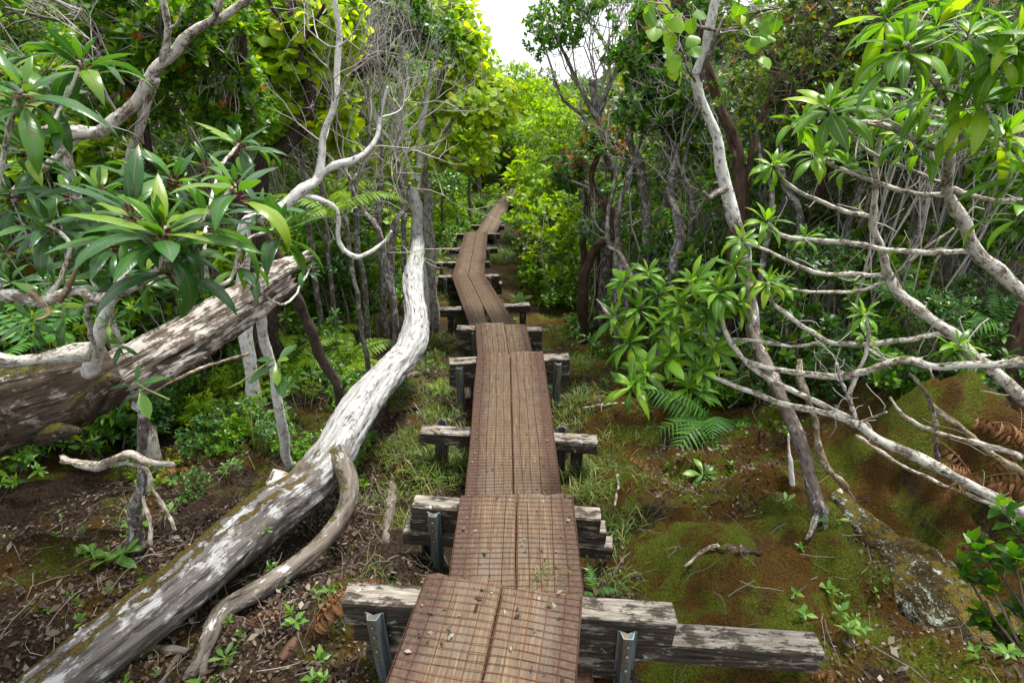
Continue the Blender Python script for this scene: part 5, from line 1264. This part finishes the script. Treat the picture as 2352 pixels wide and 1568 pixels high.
seedling('bright bush of pale green leaves behind the fallen trunk', 800, 760, 10, .13, h=.5, stems=14, spread=.22)
seedling('green leafy clump behind the brown pole and fern', 740, 830, 10, .12, h=.4, stems=13, spread=.22)
seedling('upright bright plant against the fallen trunk near the root', 838, 1075, 10, .06, h=.16, stems=5, spread=.035)
seedling('lime sprig under the grey pole, left of the fallen trunk', 690, 960, 10, .10, h=.26, stems=11, spread=.16)
seedling('glossy small-leaved plant climbing where the trunk bends', 590, 1050, 12, .06, 'leaf_teal', h=.3, stems=16, spread=.13)
seedling('leafy weed beside the trunk in the hollow', 620, 920, 10, .10, h=.25, stems=9, spread=.15)
seedling('tiny yellow green sprout at the bottom edge left of the walk', 520, 1540, 7, .055, h=.05)
seedling('broad green leaves sprouting in the dark hollow at left', 285, 1270, 8, .13, h=.10, stems=2, spread=.06)
seedling('small clump of leaves below the broad hollow sprout', 225, 1310, 7, .08, h=.05, stems=2)
seedling('little sprout on the crest of the fallen trunk', 610, 1225, 6, .035, at_p=at(610, 1222, 1.8), h=.02)
seedling('drooping green plant on the mossy bank right of the bend', 1275, 690, 9, .14, 'leaf_teal', h=.25, stems=4, spread=.1)
seedling('pale star-shaped plant on the bank near the bend', 1235, 655, 9, .15, h=.15, stems=3, spread=.1)
seedling('blue green plant on the bank under the thin grey trunk', 1305, 700, 9, .12, 'leaf_teal', h=.2, stems=4, spread=.09)
seedling('leafy weeds at left end of the far trestles', 1020, 550, 9, .16, h=.3, stems=6, spread=.25)
seedling('dark leafy plant beside the mossy mound right of the straight section', 1325, 800, 9, .12, 'leaf_teal', h=.2, stems=4, spread=.08)
seedling('green weeds among litter left of the first steel post', 520, 1110, 8, .06, h=.1, stems=3, spread=.06)
seedling('three large blue green leaves hanging over the hollow', 430, 930, 7, .16, 'leaf_teal', (1.0, 1.9), h=.05, stems=2, spread=.16, at_p=at(440, 925, 1.9))

# dark leafy shrub in the lower right corner
base = gpt(2380, 1560)
o = thing('dark_shrub', 'dark green shrub with upright leafy shoots in the lower right corner', 'shrub', base)
for (px, py, Y) in [(2300, 1160, 1.62), (2235, 1240, 1.58), (2325, 1270, 1.5), (2270, 1330, 1.48), (2340, 1390, 1.42), (2290, 1430, 1.42), (2250, 1400, 1.45), (2330, 1480, 1.35), (2310, 1540, 1.3), (2365, 1220, 1.55), (2380, 1330, 1.45), (2215, 1300, 1.55), (2345, 1560, 1.28), (2370, 1450, 1.4)]:
    tip = at(px, py, Y)
    mb = MB(); Q = arc(base + A_(RNG.normal() * .04, RNG.normal() * .04, 0), tip, .08, 9); tube(mb, Q, np.linspace(.008, .003, 9), 6); part('stem', mb, M['twig_dark'], o, base)
    ax = unit(Q[-1] - Q[-3]); C = np.array([Q[-1], Q[-2] * .5 + Q[-1] * .5, Q[-2]])
    pos, d, nh, size = cluster_leaves(C, np.broadcast_to(unit(ax + A_(0, -.2, .4)), (3, 3)).copy(), 6, .075, tilt=(.35, 1.35))
    leaf_objects(o, base, leaf_meshes('leaf', T_SEED, M['leaf_small']), pos, d, nh, size)

# ------------------------------------------------------------------ fallen sticks
def stick(label, pts, widths, mat_key='bark_stick', sides=7, grp='fallen sticks', bump=.12, n=None, kids=0):
    P = path(pts); R = rad_px(P, widths); n = n or len(pts) * 5
    P, R = spline(P, n * 2, R)
    P, R = gnarl(P, R, 2.2, .9)
    mb = MB(); tube(mb, P, R, sides + 2, bump * 2, 3, .3, jag=float(R.max()) * 1.2, seed=RNG.uniform(0, 30))
    o = solo('fallen_stick', mb, M[mat_key], label, 'stick', group=grp)
    return o
def gs(*pts): return [(x, y, float(gpt(x, y)[1]) - .02) for x, y in pts]
stick('pale crooked dead branch jutting over the dark hollow at left', [(150, 1050, 1.75), (215, 1075, 1.72), (290, 1050, 1.7), (340, 1062, 1.7), (395, 1068, 1.75)], [18, 22, 18, 16, 14])
stick('thin white twig hanging down from the crooked dead branch', [(270, 1065, 1.7), (335, 1075, 1.68), (355, 1130, 1.66), (385, 1180, 1.64), (404, 1215, 1.62)], [10, 9, 8, 9, 8])
stick('splintered grey stump shard beside the three-beam trestle', gs((890, 1250), (888, 1180), (897, 1120), (900, 1090)), [18, 26, 18, 4], 'root')
stick('cut pale branch resting across the broken log at left', [(-30, 835, 1.75), (60, 828, 1.8), (140, 820, 1.85), (206, 814, 1.9)], [34, 32, 34, 36], 'bark_pale', 10)
stick('short knotty grey branch left of the pale topped trestle', gs((925, 870), (960, 860), (985, 850)), [14, 16, 12], 'root')
stick('long bare sloping stick under the pale limb at right', [(1965, 1000, 2.5), (2060, 1060, 2.4), (2180, 1120, 2.2), (2352, 1190, 2.0)], [8, 9, 9, 10])
stick('bleached stick pointing up left at the right edge', [(2045, 915, 2.3), (2080, 960, 2.25), (2140, 990, 2.2), (2220, 1010, 2.1), (2352, 1050, 1.95)], [8, 10, 11, 12, 14])
stick('grey upright stick curving beside the bleached one', [(2090, 860, 2.2), (2130, 910, 2.2), (2150, 980, 2.2), (2152, 1070, 2.2)], [8, 9, 10, 10], 'bark_grey')
stick('brown bamboo-like cane slanting at the right edge', [(2140, 930, 2.35), (2220, 1000, 2.2), (2290, 1050, 2.05), (2360, 1095, 1.95)], [12, 13, 14, 14], 'bark_tan')
stick('orange brown cane below the splintered log', [(330, 905, 2.6), (430, 860, 2.7), (570, 810, 2.85)], [8, 9, 7], 'bark_tan')
stick('rotten dark chunk of wood on the mossy mound right', gs((1640, 1256), (1690, 1268), (1738, 1272)), [10, 24, 8], 'log_rot', 7, bump=.5)
stick('thin broken stick rising from the chunk of rotten wood', gs((1575, 1300), (1605, 1275), (1650, 1250)), [8, 10, 10])
stick('forked dry stick on the ground right of the double beam trestle', gs((1340, 935), (1390, 930), (1440, 925)), [6, 7, 5])
stick('white curved twig on the litter right of the straight section', gs((1418, 1090), (1422, 1120), (1412, 1160)), [7, 8, 6])
stick('standing dead stick with white bark near the sprout at right', [(1895, 1180, 2.4), (1825, 1190, 2.35), (1815, 1060, 2.45), (1812, 1000, 2.5)][1:], [20, 9, 6], 'bark_white')
stick('peeling orange brown stem curving beside the white tree', [(1945, 1120, 2.35), (1890, 1050, 2.4), (1872, 980, 2.45), (1840, 880, 2.5), (1835, 830, 2.55)], [13, 16, 14, 16, 10], 'bark_tan')
stick('broken grey stick lying at the foot of the fallen trunk', gs((320, 1500), (370, 1490), (425, 1495)), [14, 20, 16], 'root')
stick('short grey splinter crossing below the broken grey stick', gs((370, 1568), (395, 1530), (410, 1500)), [14, 12, 8], 'root')
stick('reddish rotten wood shard on the litter left of the walk', gs((640, 1510), (665, 1480), (690, 1440)), [22, 26, 10], 'stick_red', bump=.3)
stick('pale leaning stick behind the fallen trunk in the hollow', [(330, 1140, 1.85), (343, 1190, 1.8), (350, 1250, 1.75)], [7, 9, 8])
stick('bleached dead spike above the mossy bank right of the slot', [(1372, 690, 4.6), (1410, 735, 4.6)] + gs((1470, 800)), [5, 10, 13])
stick('white dead spike behind the pale leaves, right of the bend', [(1398, 565, 5.2), (1430, 590, 5.1), (1465, 680, 5.0)] + gs((1480, 770)), [5, 10, 12, 14])
stick('brown dead branch among the weeds left of the fallen trunk', gs((900, 955), (960, 930), (1000, 915)), [10, 12, 8], 'stick_red')
stick('dark curved root in the cleft beside the lichen log', [(1975, 1300, 1.95), (2010, 1335, 1.9), (2060, 1350, 1.85)], [10, 12, 8], 'root')
stick('slender grey twig lying across the second boardwalk step', [(1270, 1265, 1.83), (1310, 1290, 1.77), (1350, 1308, 1.73)], [3, 4, 3])

# ------------------------------------------------------------------ uncountable ground cover
def scatter(n, x0, x1, y0, y1, rng, clear=0.0):
    X = rng.uniform(x0, x1, n); Y = y0 + (y1 - y0) * rng.random(n) ** 1.4
    return X, Y
rng = np.random.default_rng(77)
# leaf litter
X, Y = scatter(42000, -2.8, 2.6, .7, 7, rng)
X = np.r_[X, rng.uniform(-1.9, -.3, 9000)]; Y = np.r_[Y, rng.uniform(.8, 3.2, 9000)]
dens = fbm(np.stack([X * 1.6, Y * 1.6, 0 * X + 4], 1), 3) - .11 * (X > .6)
s = (dens > .44) | ((X < -.3) & (dens > .36) & (rng.random(len(X)) < .6)); X, Y = X[s], Y[s]
Z = ground(X, Y)
pos = np.stack([X, Y, Z + .006 + rng.random(len(X)) * .012], 1)
d = unit(np.stack([rng.normal(size=len(X)), rng.normal(size=len(X)), rng.normal(size=len(X)) * .25], 1))
mb = MB(); leaves(mb, T_FLAT, pos, d, A_(0, 0, 1) + rng.normal(size=pos.shape) * .35, rng.uniform(.010, .026, len(X)) * (1 + 1.0 * (rng.random(len(X)) < .18)), rng)
o = solo('leaf_litter', mb, M['litter'], 'brown and grey fallen leaves littering the forest floor', None, kind='stuff')
# fine dead twigs
mb = MB()
X, Y = scatter(4200, -2.6, 2.4, .8, 6.5, rng); k_ = (X < .5) & (rng.random(len(X)) < .8) | (rng.random(len(X)) < .28); X, Y = X[k_], Y[k_]; Z = ground(X, Y)
for i in range(len(X)):
    a = A_(X[i], Y[i], Z[i] + .012); th = rng.uniform(0, 6.28); ln = rng.uniform(.04, .22)
    b = a + A_(math.cos(th) * ln, math.sin(th) * ln, 0); b[2] = float(np.interp(b[1], GY, GZ) * 0 + Z[i]) + rng.uniform(.005, .05)
    r = rng.uniform(.0007, .0022)
    tube(mb, arc(a, b, .16, 4, rng), [r, r, r * .9, r * .6], 3, cap=False)
solo('dead_twigs', mb, M['floor_twig'], 'fine dead twigs scattered over the ground', None, kind='stuff')
# leaves and scraps on the deck
mb = MB(); pos = []; nrm = []
for k, n in (('a', 40), ('b', 40), ('c', 70), ('d', 30), ('e', 30)):
    a, b, Xd, Yd, Zd, ln = SECTION[k]
    for _ in range(n):
        f = rng.random(); x = rng.choice([-1, 1]) * .26 * rng.random() ** .6
        pos.append(a + Yd * (f * ln) + Xd * x + Zd * (.007 if k != 'd' or x < .03 else -.012)); nrm.append(Zd)
pos = np.array(pos); d = rng.normal(size=pos.shape); d[:, 2] *= .12
leaves(mb, T_FLAT, pos, unit(d), np.array(nrm) + rng.normal(size=pos.shape) * .2, rng.uniform(.008, .030, len(pos)), rng)
solo('fallen_leaves', mb, M['litter'], 'small fallen leaves and seeds scattered on the boardwalk planks', None, kind='stuff')
# grass
mb = MB()
for (px, py, n, r, h) in [(985, 1100, 260, .16, .15), (1040, 1080, 200, .13, .14), (1010, 1050, 120, .12, .12), (1335, 1090, 160, .13, .12), (1350, 1140, 160, .12, .12), (1410, 1210, 130, .12, .11), (1400, 1250, 90, .10, .10), (1010, 960, 160, .16, .12), (1020, 900, 160, .18, .12),
                          (1330, 920, 160, .18, .13), (1310, 980, 140, .16, .11), (1340, 850, 140, .16, .13), (1130, 605, 420, .30, .24), (1150, 590, 200, .25, .22), (1000, 680, 240, .30, .18), (1000, 790, 200, .22, .14), (980, 830, 160, .2, .12), (1245, 1325, 26, .03, .07), (1290, 1328, 22, .06, .06), (1200, 660, 120, .25, .14),
                          (1480, 1120, 70, .15, .09), (1020, 620, 200, .3, .18), (1070, 1000, 80, .1, .1), (1390, 1040, 80, .14, .10), (950, 1030, 90, .14, .1), (900, 1040, 110, .16, .10), (870, 1150, 80, .14, .08), (930, 1200, 90, .12, .09), (860, 1330, 70, .12, .07), (760, 1400, 60, .14, .06), (1420, 1340, 80, .12, .08), (1460, 1000, 100, .16, .10), (1380, 900, 120, .2, .11), (930, 900, 130, .2, .11), (1290, 760, 140, .25, .13), (960, 860, 120, .2, .11)]:
    n = int(n * 1.7) if n > 60 else n
    c = gpt(px, py) if (px, py) not in ((1245, 1325), (1290, 1328)) else at_height(px, py, .30)
    x = c[0] + rng.normal(size=n) * r * .6; y = c[1] + rng.normal(size=n) * r * .6
    z = ground(x, y) if c[2] < .29 or py != 1325 and py != 1328 else np.full(n, c[2])
    p = np.stack([x, y, z], 1)
    dd = unit(np.stack([rng.normal(size=n) * .45, rng.normal(size=n) * .45, np.ones(n)], 1))
    nhv = np.stack([-dd[:, 0], -dd[:, 1], .3 + 0 * dd[:, 0]], 1) + rng.normal(size=dd.shape) * .1
    leaves(mb, T_BLADE, p, dd, nhv, h * rng.uniform(.5, 1.4, n), rng)
o = solo('grass', mb, M['grass'], 'tufts of fine green grass beside the boardwalk', None, kind='stuff')
# moss
T_MOSS = [leaf_template(2, 2, .22, .5, 0, 0, 'oval', petiole=0)]
X, Y = scatter(260000, -2.6, 2.9, .75, 5.5, rng)
dens = fbm(np.stack([X * 2.2, Y * 2.2, 0 * X + 9], 1), 4) + .075 * np.clip(X, -.6, .9)
s = dens > .545; X, Y = X[s][:85000], Y[s][:85000]
Z = ground(X, Y); p = np.stack([X, Y, Z], 1)
dd = unit(np.stack([rng.normal(size=len(X)) * .5, rng.normal(size=len(X)) * .5, np.ones(len(X))], 1))
mb = MB(); leaves(mb, T_MOSS, p, dd, rng.normal(size=p.shape), rng.uniform(.012, .032, len(X)), rng)
solo('moss', mb, M['moss_tuft'], 'cushions of green and rusty moss on the ground', None, kind='stuff')

# low weeds creeping over the floor
n = 430
X, Y = scatter(n * 3, -3.0, 3.0, .9, 9, rng)
s_ = (np.abs(X - walk_x(Y)) > .36) & (fbm(np.stack([X * 1.3, Y * 1.3, 0 * X + 40], 1), 2) > .57)
X, Y = X[s_][:n], Y[s_][:n]
P = np.stack([X, Y, ground(X, Y) + rng.uniform(.01, .07, len(X))], 1)
pos, d, nh, size = cluster_leaves(P, unit(A_(0, 0, 1) + rng.normal(size=P.shape) * .25), 7, .045, rng, (.5, 1.5))
size = size * np.repeat(rng.uniform(.4, 1.3, len(P)), 7)
mb = MB(); leaves(mb, T_SMALL, pos, d, nh, size, rng)
solo('ground_weeds', mb, M['leaf_seed'], 'tiny green weeds sprouting all over the forest floor', None, kind='stuff')
